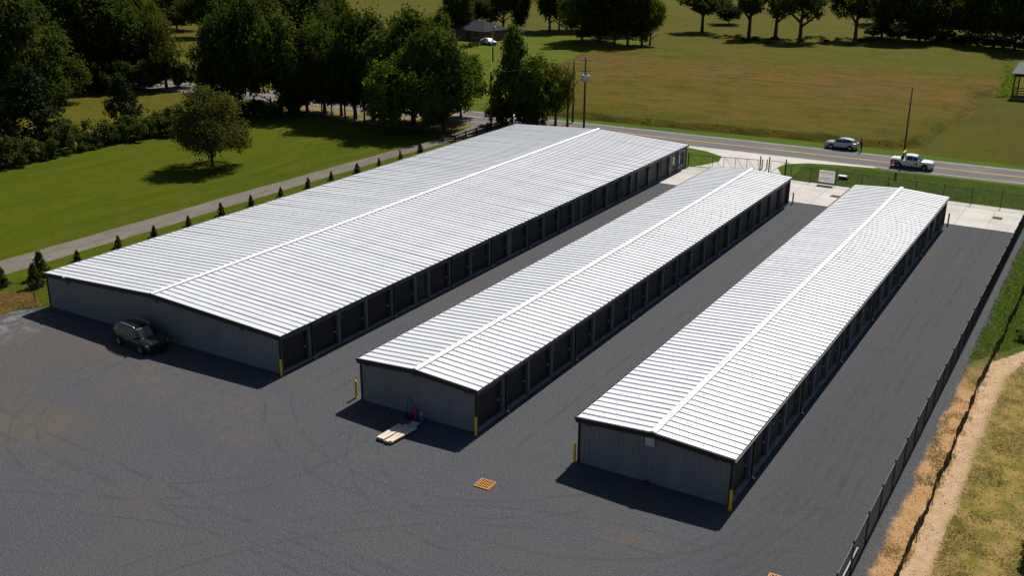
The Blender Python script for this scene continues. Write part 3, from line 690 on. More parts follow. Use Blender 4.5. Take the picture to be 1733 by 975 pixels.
# ------------------------------------------------------------------ bollards
BOL = MB().lathe([(.085, 0), (.085, 1.14), (.075, 1.19), (.045, 1.225), (0, 1.235)], 14).mesh('post', MAT['yellow'], True)
BOLP = MB().lathe([(.085, 0), (.085, 1.14), (.075, 1.19), (.045, 1.225), (0, 1.235)], 14).mesh('post', MAT['yellow_pale'], True)
BASE = MB().lathe([(.13, 0), (.13, .02), (.09, .03)], 14).mesh('collar', MAT['slab'])
for (x, y, lab, m) in ((-47.12, 48.0, 'yellow bollard at the right front corner of the largest building', BOL), (-40.62, 48.05, 'yellow bollard at the left front corner of the middle building', BOL),
                       (-31.08, 47.75, 'yellow bollard at the right front corner of the middle building', BOL), (-24.4, 47.98, 'yellow bollard at the left front corner of the right-hand building', BOL),
                       (-14.88, 47.75, 'yellow bollard at the right front corner of the right-hand building', BOL), (-30.75, 111.5, 'yellow bollard at the far end of the middle building', BOL),
                       (-14.65, 111.9, 'yellow bollard at the far end of the right-hand building', BOL), (-38.9, 125.6, 'faded yellow bollard by the gate, left of its twin', BOLP), (-38.35, 125.75, 'faded yellow bollard by the gate, right of its twin', BOLP)):
    z = .048 if 112.1 < y < 122 else (.026 if y > 122 else .01)
    e = empty('bollard', (x, y, z), random.uniform(0, 6), lab, 'bollard', 'yellow bollards')
    place('post', m, e); place('collar', BASE, e)

# ------------------------------------------------------------------ chain-link fences
def chain_mesh_part(parent, a, b, z0, z1, pitch=.075, wire=.0045):
    a = np.array(a, float); b = np.array(b, float); L = np.linalg.norm(b-a); d = (b-a)/L; H = z1-z0
    s0 = np.arange(-H, L, pitch)
    V = []; F_ = []; nrm = np.array([-d[1], d[0]])
    for sg in (1, -1):
        u0, u1 = s0.copy(), s0+H; zz0 = np.full(len(s0), z0); zz1 = np.full(len(s0), z1)
        lo = np.clip(u0, 0, L); hi = np.clip(u1, 0, L); zz0 = z0+(lo-u0); zz1 = z0+(hi-u0)
        if sg < 0: zz0, zz1 = z1-(zz0-z0), z1-(zz1-z0)
        w = wire
        for (oz, on) in ((w, 0), (-w*.5, w*.87), (-w*.5, -w*.87)):
            A = np.stack([a[0]+d[0]*lo+nrm[0]*on, a[1]+d[1]*lo+nrm[1]*on, zz0+oz], 1); B = np.stack([a[0]+d[0]*hi+nrm[0]*on, a[1]+d[1]*hi+nrm[1]*on, zz1+oz], 1)
            V.append((A, B))
        (A0, B0), (A1, B1), (A2, B2) = V[-3:]
        n = len(s0); base = sum(len(x) for x in F_) if False else None
        blk = np.concatenate([A0, B0, A1, B1, A2, B2]); i = np.arange(n)
        ia0, ib0, ia1, ib1, ia2, ib2 = [i+k*n for k in range(6)]
        F_.append((blk, np.concatenate([np.stack([ia0, ib0, ib1, ia1], 1), np.stack([ia1, ib1, ib2, ia2], 1), np.stack([ia2, ib2, ib0, ia0], 1)])))
    offv = 0; VV = []; FF = []
    for blk, fc in F_: VV.append(blk); FF.append(fc+offv); offv += len(blk)
    o = place('chain_mesh', np_mesh('chain_mesh', np.concatenate(VV), np.concatenate(FF), MAT['black']), parent)
    o['kind'] = 'stuff'
    return o
POST = MB().tube([(0, 0, 0), (0, 0, 1.86)], .038, 8).lathe([(.05, 1.84), (.05, 1.90), (0, 1.93)], 8).mesh('post', MAT['black'])
def chain_fence(name, label, pts, spacing, h=1.8, mesh=True, wire=.0045):
    e = empty(name, (0, 0, 0), 0, label, 'fence')
    rail = MB(); first = True
    for (a, b) in zip(pts[:-1], pts[1:]):
        L = math.dist(a, b); n = max(1, round(L/spacing))
        for i in range(0 if first else 1, n+1):
            t = i/n; place('post', POST, e, (a[0]+(b[0]-a[0])*t, a[1]+(b[1]-a[1])*t, 0))
        first = False
        MB().tube([(*a, h+.03), (*b, h+.03)], .026, 6).build('top_rail', MAT['black'], e)
        MB().tube([(*a, .07), (*b, .07)], .008, 4).build('tension_wire', MAT['black'], e)
        if mesh: chain_mesh_part(e, a, b, .04, h+.02, wire=wire)
    return e
chain_fence('chain_link_fence', 'long black chain-link fence down the right side of the yard', [(-7.9, 30), (-7.92, 121.5)], 3.05, 1.75, wire=.0028)
chain_fence('chain_link_fence', 'black chain-link fence along the front beside the road', [(-35.4, 123.75), (-34.2, 122.2), (-31.8, 121.95), (-7.92, 121.5)], 3.05, 1.72, wire=.0024)
chain_fence('chain_link_fence', 'short black chain-link fence off the left end of the largest building', [(-72.1, 48.6), (-74.14, 48.3), (-77.5, 44.5), (-81, 40)], 3.4, 1.66, wire=.0024)
# sliding gate
gt = empty('sliding_gate', (0, 0, 0), 0, 'black framed cantilever gate across the concrete entrance', 'gate')
ga, gb = (-46.95, 121.75), (-38.7, 123.4)
def gp(t, z): return (ga[0]+(gb[0]-ga[0])*t, ga[1]+(gb[1]-ga[1])*t, z)
MB().tube([gp(0, 1.62), gp(1, 1.62)], .035, 6).build('top_rail', MAT['black'], gt); MB().tube([gp(0, .12), gp(1, .12)], .04, 6).build('bottom_rail', MAT['black'], gt)
nb = 6
for i in range(nb+1):
    MB().tube([gp(i/nb, .12), gp(i/nb, 1.62)], .028, 6).build('upright', MAT['black'], gt)
    if i < nb: MB().tube([gp(i/nb+.015, 1.58), gp((i+.85)/nb, .16)], .02, 6).build('brace', MAT['black'], gt)
chain_mesh_part(gt, ga, gb, .14, 1.6, .09, .002)
for (x, y, h, lab) in ((-47.1, 121.55, 1.75, 'black gate post beside the corner of the largest building'), (-38.55, 123.65, 1.95, 'left post of the gate pair beside the faded bollards'), (-37.5, 123.9, 1.95, 'right post of the gate pair beside the faded bollards'), (-35.4, 123.8, 1.9, 'black gate post where the front fence begins')):
    e = empty('gate_post', (x, y, .02), 0, lab, 'gate post', 'gate posts')
    MB().tube([(0, 0, 0), (0, 0, h)], .075, 10).build('post', MAT['black'], e); MB().lathe([(.085, h-.01), (.085, h+.03), (.03, h+.12), (0, h+.13)], 10).build('cap', MAT['black'], e)
g2 = empty('swing_gate', (0, 0, 0), 0, 'narrow black braced gate leaf between gate post and fence', 'gate')
a, b = Vector((-37.3, 123.92, 0)), Vector((-35.5, 123.82, 0))
for (p0, p1) in (((a, .15), (a, 1.6)), ((b, .15), (b, 1.6)), ((a, 1.6), (b, 1.6)), ((a, .15), (b, .15)), ((a, .15), (b, 1.6))):
    MB().tube([p0[0]+Vector((0, 0, p0[1])), p1[0]+Vector((0, 0, p1[1]))], .026, 6).build('bar', MAT['black'], g2)
# banner on the front fence, its lettering showing through mirrored
sg = empty('banner', (-29.85, 121.75, 0), R(-1.0), 'pale square banner on the front fence with mirrored letters showing through', 'banner')
bn = MB(); nx = 8
for i in range(nx+1):
    for j in range(nx+1): bn.v.append((-.92+1.84*i/nx, .012*math.sin(i*1.3+j*.6)-.03, .34+1.42*j/nx))
for i in range(nx):
    for j in range(nx): bn.f.append((i*(nx+1)+j, (i+1)*(nx+1)+j, (i+1)*(nx+1)+j+1, i*(nx+1)+j+1))
MAT['banner'] = plain('banner_vinyl', (.60, .57, .54), .6, 0, .05); MAT['banner_text'] = plain('show_through_ink', (.78, .74, .78), .7, 0, .05)
_t = MAT['banner'].node_tree; _tr = _t.nodes.new('ShaderNodeBsdfTranslucent'); _tr.inputs[0].default_value = (.85, .82, .80, 1); _mx = _t.nodes.new('ShaderNodeMixShader'); _mx.inputs[0].default_value = .38
_t.links.new(_t.nodes['Principled BSDF'].outputs[0], _mx.inputs[1]); _t.links.new(_tr.outputs[0], _mx.inputs[2]); _t.links.new(_mx.outputs[0], _t.nodes['Material Output'].inputs[0])
bnm = bn.build('sheet', MAT['banner'], sg)
def text_mesh(txt, size, mat):
    cu = bpy.data.curves.new('lettering', 'FONT'); cu.body = txt; cu.size = size; cu.align_x = 'CENTER'; cu.align_y = 'CENTER'; cu.offset = .012
    to = bpy.data.objects.new('lettering', cu); COL.objects.link(to)
    dg = bpy.context.evaluated_depsgraph_get(); m = bpy.data.meshes.new_from_object(to.evaluated_get(dg)); bpy.data.objects.remove(to)
    m.materials.clear(); m.materials.append(mat); return m
for txt, z in (('NOW', 1.40), ('OPEN', .72)):
    place('lettering', text_mesh(txt, .66, MAT['banner_text']), sg, (0, -.062, z), (math.pi/2, 0, 0), (-.92, .92, 1))

# silt fence
sf = empty('silt_fence', (0, 0, 0), 0, 'low black fabric silt fence on stakes along the clay path', 'fence')
spts = P((1500, 1015), (1518, 975), (1560, 885), (1600, 790), (1642, 690), (1660, 645), (1690, 588), (1714, 535), (1733, 495), (1765, 440), (1790, 405))
fab = MB(); k = 0; line = []
for (a, b) in zip(spts[:-1], spts[1:]):
    n = max(1, int(math.dist(a, b)/.4))
    for i in range(n): t = i/n; line.append((a[0]+(b[0]-a[0])*t+random.gauss(0, .03), a[1]+(b[1]-a[1])*t))
hs = [.74+.12*math.sin(i*.55)+random.uniform(-.06, .06) for i in range(len(line))]
for i, (x, y) in enumerate(line):
    lean = .07*math.sin(i*.37)+random.uniform(-.03, .03)
    fab.v += [(x, y, -.02), (x+lean*.5+random.uniform(-.02, .02), y, hs[i]*.55), (x+lean, y, hs[i])]
for i in range(len(line)-1):
    for j in range(2): fab.f.append((3*i+j, 3*i+3+j, 3*i+4+j, 3*i+1+j))
fab.build('fabric', MAT['silt'], sf)
for i in range(0, len(line), 5):
    x, y = line[i]; MB().bar((x+.03, y, 0), (x+.05+random.uniform(-.06, .06), y, 1.0+random.uniform(-.08, .1)), .045).build('stake', MAT['wood'], sf)
# loose pale board leaning inside the fence
bd = MB().bar((-8.06, 47.35, .16), (-8.06, 43.4, .16), .07, .28).build('loose_board', MAT['lightgrey']); tag(bd, 'long pale board lying along the foot of the right-hand fence', 'board')

# ------------------------------------------------------------------ drain grates
def grate(x, y, w, d, rz, mat, label, z):
    e = empty('drain_grate', (x, y, z), rz, label, 'drain grate', 'drain grates')
    MB().box(-w/2, -d/2, .0, w/2, d/2, .006).build('pit', MAT['pit'], e)
    fr = MB()
    for (a0, b0, a1, b1) in ((-w/2, -d/2, w/2, -d/2+.07), (-w/2, d/2-.07, w/2, d/2), (-w/2, -d/2+.07, -w/2+.07, d/2-.07), (w/2-.07, -d/2+.07, w/2, d/2-.07)): fr.box(a0, b0, .007, a1, b1, .05)
    fr.build('frame', mat, e)
    n = 6
    bm_ = MB().box(-.028, -d/2+.07, .008, .028, d/2-.07, .045).mesh('bar', mat)
    for i in range(n): place('bar', bm_, e, (-w/2+.07+(w-.14)*(i+.5)/n, 0, 0))
    for yy in (-.15*d, .15*d): MB().box(-w/2+.07, yy-.02, .009, w/2-.07, yy+.02, .040).build('cross_bar', mat, e)
gx_, gy_ = G(821, 821); grate(gx_, gy_, .98, .92, R(2), MAT['orange'], 'orange painted drain grate in the open gravel', .012)
gx_, gy_ = G(1315, 985); grate(gx_, gy_, .98, .92, R(2), MAT['orange'], 'orange drain grate at the bottom edge near the right fence', .012)
gx_, gy_ = G(1413, 333); grate(gx_, gy_, .95, .85, 0, MAT['rust'], 'rusty drain grate in concrete behind the right-hand building', .05)
gx_, gy_ = G(1688, 370); grate(gx_, gy_, .95, .85, 0, MAT['rust'], 'rusty drain grate in concrete near the far fence corner', .05)

# ------------------------------------------------------------------ pallet of boards, gas bottle and jug
pt = empty('pallet', (-35.2, 45.2, .01), R(-4), 'timber pallet under pale boards before the middle building', 'pallet')
for y in (-1.1, 0, 1.1): MB().box(-.62, y-.05, 0, .62, y+.05, .10).build('bearer', MAT['wood'], pt)
for x in (-.5, -.25, 0, .25, .5): MB().box(x-.07, -1.2, .102, x+.07, 1.2, .125).build('slat', MAT['wood'], pt)
labs = ['leftmost', 'second', 'third', 'rightmost']
for i, (x, y, L, w, z, rz) in enumerate(((-.46, -.02, 2.15, .30, .14, .02), (-.12, .06, 2.35, .30, .147, -.03), (.22, -.1, 2.2, .28, .14, .025), (.52, .05, 2.3, .24, .145, -.015))):
    wx = -35.2+x; wy = 45.2+y-.05
    b = MB().box(-w/2, -L/2, 0, w/2, L/2, .045).box(-w/2+.01, -L/2+.03, .047, w/2-.01, L/2-.06, .09).build('pale_board', MAT['pale_board'], None, (wx, wy, z), (0, 0, rz+R(-4)))
    tag(b, labs[i]+' pale board lying on the pallet', 'board', 'boards on the pallet')
s = MB().box(-.28, -.45, 0, .28, .45, .05).build('dark_sheet', MAT['lightgrey'], None, (-34.95, 46.55, .13), (0, 0, .1)); tag(s, 'grey sheet at the shaded end of the pallet', 'sheet')
cy = empty('gas_bottle', (-35.37, 47.45, .01), 0, 'red bottle standing against the middle gable in shade', 'bottle')
MB().lathe([(.10, 0), (.12, .03), (.12, .72), (.09, .82), (.04, .87), (.03, .90)], 14).build('body', MAT['red'], cy, smooth=True); MB().lathe([(.035, .89), (.05, .91), (.05, .98), (0, 1.0)], 8).build('valve', MAT['plasticblack'], cy)
MB().tube([(.04, 0, .95), (.14, 0, .9), (.15, 0, .5)], .018, 6).build('hose', MAT['plasticblack'], cy)
jg = empty('water_jug', (-34.88, 47.40, .01), 0, 'blue jug standing beside the red bottle', 'jug')
MB().lathe([(.10, 0), (.13, .02), (.13, .42), (.10, .50), (.05, .55), (.05, .60), (0, .60)], 14).build('body', MAT['blue'], jg, smooth=True); MB().lathe([(.06, .58), (.06, .63), (0, .63)], 10).build('lid', MAT['white'], jg)
tl = empty('hand_truck', (-35.95, 47.55, .01), 0, 'dark hand truck against the middle gable left of the red bottle', 'hand truck')
for x in (-.18, .18): MB().tube([(x, 0, .1), (x, .16, 1.2)], .018, 6).build('rail', MAT['plasticblack'], tl); MB().lathe([(0, -.03), (.12, -.03), (.12, .03), (0, .03)], 12, 'x', (x*1.3, 0, .12)).build('wheel', MAT['tyre'], tl)
MB().box(-.2, -.28, .03, .2, 0, .05).build('toe_plate', MAT['plasticblack'], tl); MB().tube([(-.18, .16, 1.2), (.18, .16, 1.2)], .018, 6).build('handle', MAT['plasticblack'], tl)

# ------------------------------------------------------------------ small roadside items
x, y = G(1515, 303); e = empty('utility_pedestal', (x, y, .01), .2, 'small green utility pedestal in the grass before the pickup', 'pedestal')
MB().box(-.14, -.12, 0, .14, .12, .75).build('body', MAT['green'], e); MB().add([(-.17, -.15, .75), (.17, -.15, .75), (.17, .15, .75), (-.17, .15, .75), (-.1, -.08, .9), (.1, -.08, .9), (.1, .08, .9), (-.1, .08, .9)], [(0, 1, 5, 4), (1, 2, 6, 5), (2, 3, 7, 6), (3, 0, 4, 7), (4, 5, 6, 7), (3, 2, 1, 0)]).build('cap', MAT['green'], e)
x, y = G(1427, 303); e = empty('utility_box', (x, y, .01), -.05, 'low white-topped utility box in the grass behind the front fence', 'utility box')
MB().box(-.45, -.3, 0, .55, .3, .32).build('body', MAT['plasticblack'], e); MB().box(-.58, -.36, .33, .36, .36, .42).build('lid', MAT['white'], e)

# ------------------------------------------------------------------ trees
def leaf_quads(C, Nn, size, r, asp=1.5):
    n = len(C); t = r.normal(size=(n, 3)); t -= (t*Nn).sum(1, keepdims=True)*Nn; t /= np.linalg.norm(t, axis=1, keepdims=True)+1e-9
    b = np.cross(Nn, t); s = size*r.uniform(.6, 1.45, (n, 1))
    V = np.stack([C-t*s*asp/2, C+b*s/2-t*s*.1, C+t*s*asp/2, C-b*s/2-t*s*.1], 1).reshape(-1, 3)
    return V, np.arange(4*n).reshape(-1, 4)
def crown_mesh(seed, kind, ncl, per, leaf, mat, Rr=4.5, Hh=8.5):
    r = np.random.default_rng(seed); d = r.normal(size=(ncl, 3)); d /= np.linalg.norm(d, axis=1, keepdims=True)
    if kind in ('round', 'sparse', 'shrub', 'spread'):
        nb_ = {'round': 15, 'sparse': 11, 'shrub': 7, 'spread': 26}[kind]
        bc = r.normal(size=(nb_, 3)); bc /= np.linalg.norm(bc, axis=1, keepdims=True); bc *= (r.uniform(.25, .78, (nb_, 1))); bc[:, 2] = np.maximum(bc[:, 2], -.72)
        br = r.uniform(.22, .40, nb_)*(.85 if kind == 'spread' else 1.0)
        w_ = br**2; b_i = r.choice(nb_, ncl, p=w_/w_.sum())
        P_ = bc[b_i] + d*(br[b_i]*r.uniform(.55, 1.0, ncl)**.5)[:, None]
        if kind == 'spread':
            kk = r.uniform(.14, .86, nb_); aa = np.arange(nb_)*2.4; q_ = np.interp(kk, [.1, .3, .6, .86], [.92, .95, .74, .35])*r.uniform(.45, 1, nb_)*.82
            bc = np.stack([np.cos(aa)*q_, np.sin(aa)*q_, kk*2-1], 1); P_ = bc[b_i] + d*(br[b_i]*r.uniform(.55, 1.0, ncl)**.5)[:, None]*np.array([1, 1, .8])
        C = P_*np.array([Rr, Rr, Hh/2]); C[:, 2] += Hh/2
        d = .65*d + .5*P_/np.maximum(np.linalg.norm(P_, axis=1, keepdims=True), 1e-6); d /= np.linalg.norm(d, axis=1, keepdims=True)
        if kind == 'spread':
            k = np.clip(C[:, 2]/Hh, 0, 1); f_ = np.interp(k, [0, .2, .45, .75, 1], [1, 1, 1, 1, 1]); C[:, :2] *= f_[:, None]
        else:
            k = np.clip(C[:, 2]/Hh, 0, 1); f_ = np.interp(k, [0, .3, .6, 1], [.8, 1.05, 1.0, .85]); C[:, :2] *= f_[:, None]
        out = d*np.array([1, 1, 1.0]); sig = np.array([.075*Rr, .075*Rr, .042*Hh])
    else:                                   # cedar / pine / spire
        k = r.uniform(0, 1, ncl)**(1.25 if kind == 'cedar' else .9)
        prof = {'cedar': lambda u: np.interp(u, [0, .12, .4, .8, 1], [.72, 1, .82, .36, .03]), 'pine': lambda u: np.interp(u, [0, .2, .5, .8, 1], [.75, 1, .72, .38, .05])*(0.72+.4*np.abs(np.sin(u*15))),
                'spire': lambda u: np.interp(u, [0, .2, .5, .58, .8, 1], [.85, 1, .62, .30, .26, .05])}[kind](k)
        a = r.uniform(0, 2*np.pi, ncl); lump = .82+.22*np.sin(a*3+k*9)+.1*np.sin(a*5-k*14)
        rr = prof*Rr*np.sqrt(r.uniform(.3, 1, ncl))*lump
        C = np.stack([np.cos(a)*rr, np.sin(a)*rr, k*Hh], 1); out = np.stack([np.cos(a), np.sin(a), np.full(ncl, .45)], 1)
        sig = np.array([.09*Rr, .09*Rr, .035*Hh])
    L = np.repeat(C, per, 0) + r.normal(size=(ncl*per, 3))*sig*np.repeat(r.uniform(.6, 1.25, (ncl, 1)), per, 0)
    L[:, 2] = np.maximum(L[:, 2], .02*Hh)
    o_ = np.repeat(out, per, 0); Nn = .55*o_+r.normal(size=L.shape)*.6+np.array([0, 0, .45]); Nn /= np.linalg.norm(Nn, axis=1, keepdims=True)
    V, F_ = leaf_quads(L, Nn, leaf, r)
    return np_mesh('crown', V, F_, mat)
def trunk_mesh(seed, limbs=6, multi=False):
    """unit trunk: 1 high to the crown base, carries on to 2.6 inside the crown, limbs spread to radius about 2"""
    r = random.Random(seed); b = MB()
    b.tube([(0, 0, -.05), (0, 0, .08), (.02, .01, .6), (.0, .03, 1.2), (.05, .0, 2.0), (.02, .04, 2.7)], [.34, .26, .21, .18, .11, .03], 9)
    for i in range(limbs):
        a = i*2.4+r.uniform(-.4, .4); z = .85+i*.22; l = r.uniform(1.6, 2.6)
        b.tube([(0, 0, z), (math.cos(a)*l*.4, math.sin(a)*l*.4, z+.35), (math.cos(a)*l, math.sin(a)*l, z+.75+r.uniform(0, .3))], [.11, .075, .02], 6)
    return b.mesh('trunk', MAT['bark'], True)
LM = {'dark': leaf_mat('leaf_dark', (.026, .046, .008), (.058, .080, .012), .34), 'mid': leaf_mat('leaf_mid', (.034, .062, .008), (.072, .100, .014), .40),
      'bright': leaf_mat('leaf_bright', (.044, .092, .008), (.088, .138, .014), .45), 'cedar': leaf_mat('leaf_cedar', (.014, .026, .009), (.028, .042, .012), .14),
      'grey': leaf_mat('leaf_grey', (.048, .066, .016), (.092, .110, .028), .34), 'olive': leaf_mat('leaf_olive', (.044, .054, .011), (.088, .094, .020), .38)}
CROWN = {}
for i in range(4): CROWN['dark', i] = crown_mesh(100+i, 'round', 460, 32, .20, LM['dark'])
for i in range(3): CROWN['mid', i] = crown_mesh(120+i, 'round', 440, 32, .20, LM['mid'])
for i in range(2): CROWN['bright', i] = crown_mesh(130+i, 'round', 440, 32, .20, LM['bright'])
for i in range(2): CROWN['sparse', i] = crown_mesh(140+i, 'sparse', 150, 18, .22, LM['olive'])
for i in range(2): CROWN['cedar', i] = crown_mesh(150+i, 'cedar', 260, 24, .26, LM['cedar'])
CROWN['pine', 0] = crown_mesh(160, 'pine', 200, 24, .28, LM['dark'])
CROWN['spire', 0] = crown_mesh(165, 'spire', 260, 26, .27, LM['mid'])
for i in range(3): CROWN['shrub', i] = crown_mesh(170+i, 'shrub', 140, 20, .34, LM['mid'])
for i in range(2): CROWN['shrubgrey', i] = crown_mesh(180+i, 'shrub', 130, 20, .34, LM['grey'])
for i in range(2): CROWN['cedarbush', i] = crown_mesh(186+i, 'shrub', 90, 26, .40, LM['dark'])
for i in range(4): CROWN['field', i] = crown_mesh(400+i, 'sparse', 330, 22, .26, LM['mid'])
CROWN['lone', 0] = crown_mesh(190, 'spread', 700, 30, .16, LM['olive'])
TR = [trunk_mesh(200+i) for i in range(4)]
cnt = {}
def tree(name, kind, px, py, top, wpx, label, group=None, cb=.22, cat='tree', at=None, h=None, rad=None, trunk=True, tw=1.0):
    """one tree standing at the ground point seen at (px,py); cb = crown base as a share of the height"""
    if at is None: x, y, h = GH(px, py, top); rad = wpx/2/PXM(x, y, h*.5)
    else: x, y = at
    e = empty(name, (x, y, 0), random.uniform(0, 6.28), label, cat, group)
    ks = [k for k in CROWN if k[0] == kind]; i = cnt.get(kind, 0); cnt[kind] = i+1
    m = CROWN[ks[i % len(ks)]]
    place('crown', m, e, (0, 0, h*(cb-(.14 if cat == 'shrub' else 0))), (0, 0, 0), (rad/4.5*1.18, rad/4.5*1.18*random.uniform(.92, 1.08), h*(1-cb)/8.5*1.07))
    if trunk:
        tz = max(.3, h*(cb+.06)); ts = h*.085*tw
        place('trunk', TR[i % 4], e, (0, 0, 0), (0, 0, 0), (ts*random.uniform(.85, 1.1), ts, tz))
    return e
gw = 'trees of the roadside grove'
tree('lone_tree', 'lone', 360, 282, 150, 118, 'lone spreading tree in the middle of the mown lawn', None, .13)
# grove between lawn and road
grove = [(374, 187, 30, 88, 'dark', .0), (398, 190, 8, 112, 'dark', .0), (430, 190, 16, 118, 'dark', .0), (460, 192, 4, 112, 'mid', .0), (490, 190, 36, 104, 'dark', .0), (520, 189, 52, 98, 'dark', .08), (550, 192, 42, 104, 'mid', .1), (578, 195, 60, 92, 'dark', .08),
         (602, 200, 42, 110, 'dark', .08), (632, 203, 12, 128, 'dark', .06), (668, 205, 16, 130, 'mid', .06), (700, 207, 12, 132, 'dark', .06), (724, 213, 40, 104, 'dark', .06), (648, 211, 80, 88, 'mid', .1)]
def ordn(i): return (nth+['sixteenth', 'seventeenth', 'eighteenth', 'nineteenth', 'twentieth', 'twenty-first', 'twenty-second'])[i]
nth = ['first', 'second', 'third', 'fourth', 'fifth', 'sixth', 'seventh', 'eighth', 'ninth', 'tenth', 'eleventh', 'twelfth', 'thirteenth', 'fourteenth', 'fifteenth']
for j, (px, py, tp, w, k, cb) in enumerate(sorted(grove)): tree('grove_tree', k, px, py, tp, w, ordn(j)+' tall dark tree from the left in the grove between lawn and road', gw, cb)
for j, (px, py) in enumerate(((352, 196), (368, 200), (388, 199), (408, 201), (432, 200), (456, 202), (478, 198), (495, 197))): tree('grove_undergrowth', 'cedarbush', px, py, py-random.uniform(34, 52), 40, ordn(j)+' dark bush from the left under the left half of the grove', 'bushes under the grove', 0, 'shrub', trunk=False)
tree('grove_tree', 'bright', 676, 222, 92, 118, 'bright green rounded tree at the front right of the grove', gw, .0)
tree('grove_tree', 'mid', 752, 219, 58, 128, 'big leafy tree at the right end of the grove beside the drive', gw, .06)
tree('grove_tree', 'mid', 780, 198, 96, 82, 'leafy tree overhanging the road at the right end of the grove', gw, .08)
tree('grove_tree', 'bright', 726, 228, 150, 46, 'small bright green tree in front of the right end of the grove', gw, .15)
tree('background_tree', 'mid', 735, 118, 12, 66, 'pale green treetop rising behind the grove left of the house', None, .15)
tree('background_tree', 'bright', 600, 120, 50, 46, 'yellow-green tree peeping over the middle of the grove', None, .15)
for j, (px, py, tp, w, k) in enumerate(((470, 110, -30, 120, 'mid'), (530, 108, -20, 110, 'dark'), (430, 118, -15, 90, 'dark'), (560, 90, -12, 80, 'mid'))):
    tree('background_tree', k, px, py, tp, w, ['second tallest', 'third', 'leftmost', 'rightmost'][j]+' tree behind the left part of the grove', 'trees behind the grove', .15)
# trunks standing along the edge of the grove
for j in range(14):
    px = 505+j*19+random.uniform(-5, 5); py = 193+(px-505)*.115+random.uniform(-3, 4)
    tree('grove_sapling', 'dark', px, py, py-random.uniform(62, 90), 34, ordn(j)+' slender dark tree from the left along the front edge of the grove', 'slender trees at the edge of the grove', .26)
# woods on the left
gl = 'trees of the left wood'
wood = [(-15, 196, -20, 130, 'dark'), (35, 188, -30, 130, 'dark'), (88, 176, 55, 108, 'mid'), (100, 150, -30, 130, 'dark'), (150, 146, -30, 120, 'dark'), (185, 143, -15, 110, 'dark'), (222, 140, -10, 100, 'dark'), (255, 139, 15, 84, 'dark'),
        (60, 136, -60, 140, 'mid'), (130, 130, -60, 130, 'mid'), (195, 128, -50, 120, 'mid'), (10, 160, -50, 130, 'dark'), (245, 126, 0, 80, 'mid'), (170, 138, -10, 100, 'sparse'), (-50, 190, -20, 120, 'dark'), (65, 160, 10, 110, 'dark'), (125, 148, 20, 90, 'dark'), (205, 141, 30, 80, 'dark')]
for j, (px, py, tp, w, k) in enumerate(sorted(wood)): tree('wood_tree', k, px, py, tp, w*1.1, ordn(j)+' dark tree from the left in the dense wood at the upper left', gl, .02)
tree('wood_tree', 'sparse', 282, 150, 8, 76, 'thin olive tree at the right end of the left wood', gl, .1)
tree('wood_tree', 'bright', 2, 180, 108, 60, 'light green tree at the left edge of the picture', gl, .1)
for (px, py, tp, w) in ((350, 62, -20, 90), (395, 55, -25, 80), (300, 50, -30, 90)): tree('wood_tree', 'dark', px, py, tp, w, ['middle', 'rightmost', 'leftmost'][(350, 395, 300).index(px)]+' distant dark tree beyond the yellow field at upper left', 'far trees upper left', .08)
for j, px in enumerate((168, 190, 212, 234, 256, 276, 296, 312)): tree('wood_bush', 'cedarbush', px, 156-j*1.2, 156-j*1.2-random.uniform(46, 62), 56, ordn(j)+' dark bush from the left along the foot of the left wood', 'bushes along the left wood', 0, 'shrub', trunk=False)
tree('cedar', 'cedar', 58, 250, 122, 124, 'broad dark cedar at the left edge of the lawn', 'cedars by the lawn', .03)
tree('cedar', 'cedar', 213, 222, 138, 72, 'narrower dark cedar before the pale grass gap', 'cedars by the lawn', .03)
sh = [(18, 283, 226, 70, 'shrubgrey'), (52, 275, 228, 62, 'shrubgrey'), (-8, 286, 232, 60, 'shrub'), (84, 266, 222, 46, 'shrub'), (108, 258, 204, 46, 'shrubgrey'), (132, 254, 206, 46, 'shrub'), (160, 247, 198, 56, 'shrubgrey'), (186, 243, 200, 50, 'shrub'), (206, 238, 198, 40, 'shrub'), (228, 235, 186, 52, 'shrub'), (252, 232, 190, 46, 'shrub'), (274, 229, 178, 60, 'shrub'), (300, 225, 172, 56, 'shrubgrey')]
nth = ['first', 'second', 'third', 'fourth', 'fifth', 'sixth', 'seventh', 'eighth', 'ninth', 'tenth', 'eleventh', 'twelfth', 'thirteenth', 'fourteenth', 'fifteenth']
for j, (px, py, tp, w, k) in enumerate(sorted(sh)): tree('hedge_shrub', k, px, py, tp, w, nth[j]+' leafy shrub from the left along the lawn edge', 'shrubs along the lawn edge', .02, 'shrub')
for j in range(17):
    px = 62+j*14.5+random.uniform(-3, 3); py = np.interp(px, [0, 80, 150, 200, 260, 310], [289, 269, 253, 242, 233, 226])
    tree('low_shrub', 'shrub', px, py, py-random.uniform(10, 20), 24, ordn(j)+' low weedy bush from the left in the strip along the lawn edge', 'low bushes along the lawn edge', .0, 'shrub', trunk=False)
# by the utility poles
tree('roadside_tree', 'spire', 868, 212, 60, 92, 'tall dark spired tree behind the far left corner of the biggest roof', None, .04)
tree('roadside_tree', 'mid', 908, 213, 96, 96, 'broad green tree right of the spired tree by the road', None, .0)
tree('roadside_shrub', 'cedarbush', 852, 214, 160, 56, 'dark bush at the foot of the spired tree, left side', None, 0, 'shrub', trunk=False)
tree('roadside_shrub', 'cedarbush', 888, 215, 150, 66, 'dark bush between the spired tree and the broad tree', None, 0, 'shrub', trunk=False)
tree('roadside_tree', 'sparse', 940, 212, 84, 56, 'thin feathery tree rising above the broad roadside tree', None, .12)
tree('roadside_tree', 'sparse', 960, 217, 118, 42, 'small thin-trunked tree left of the transformer pole', None, .30)
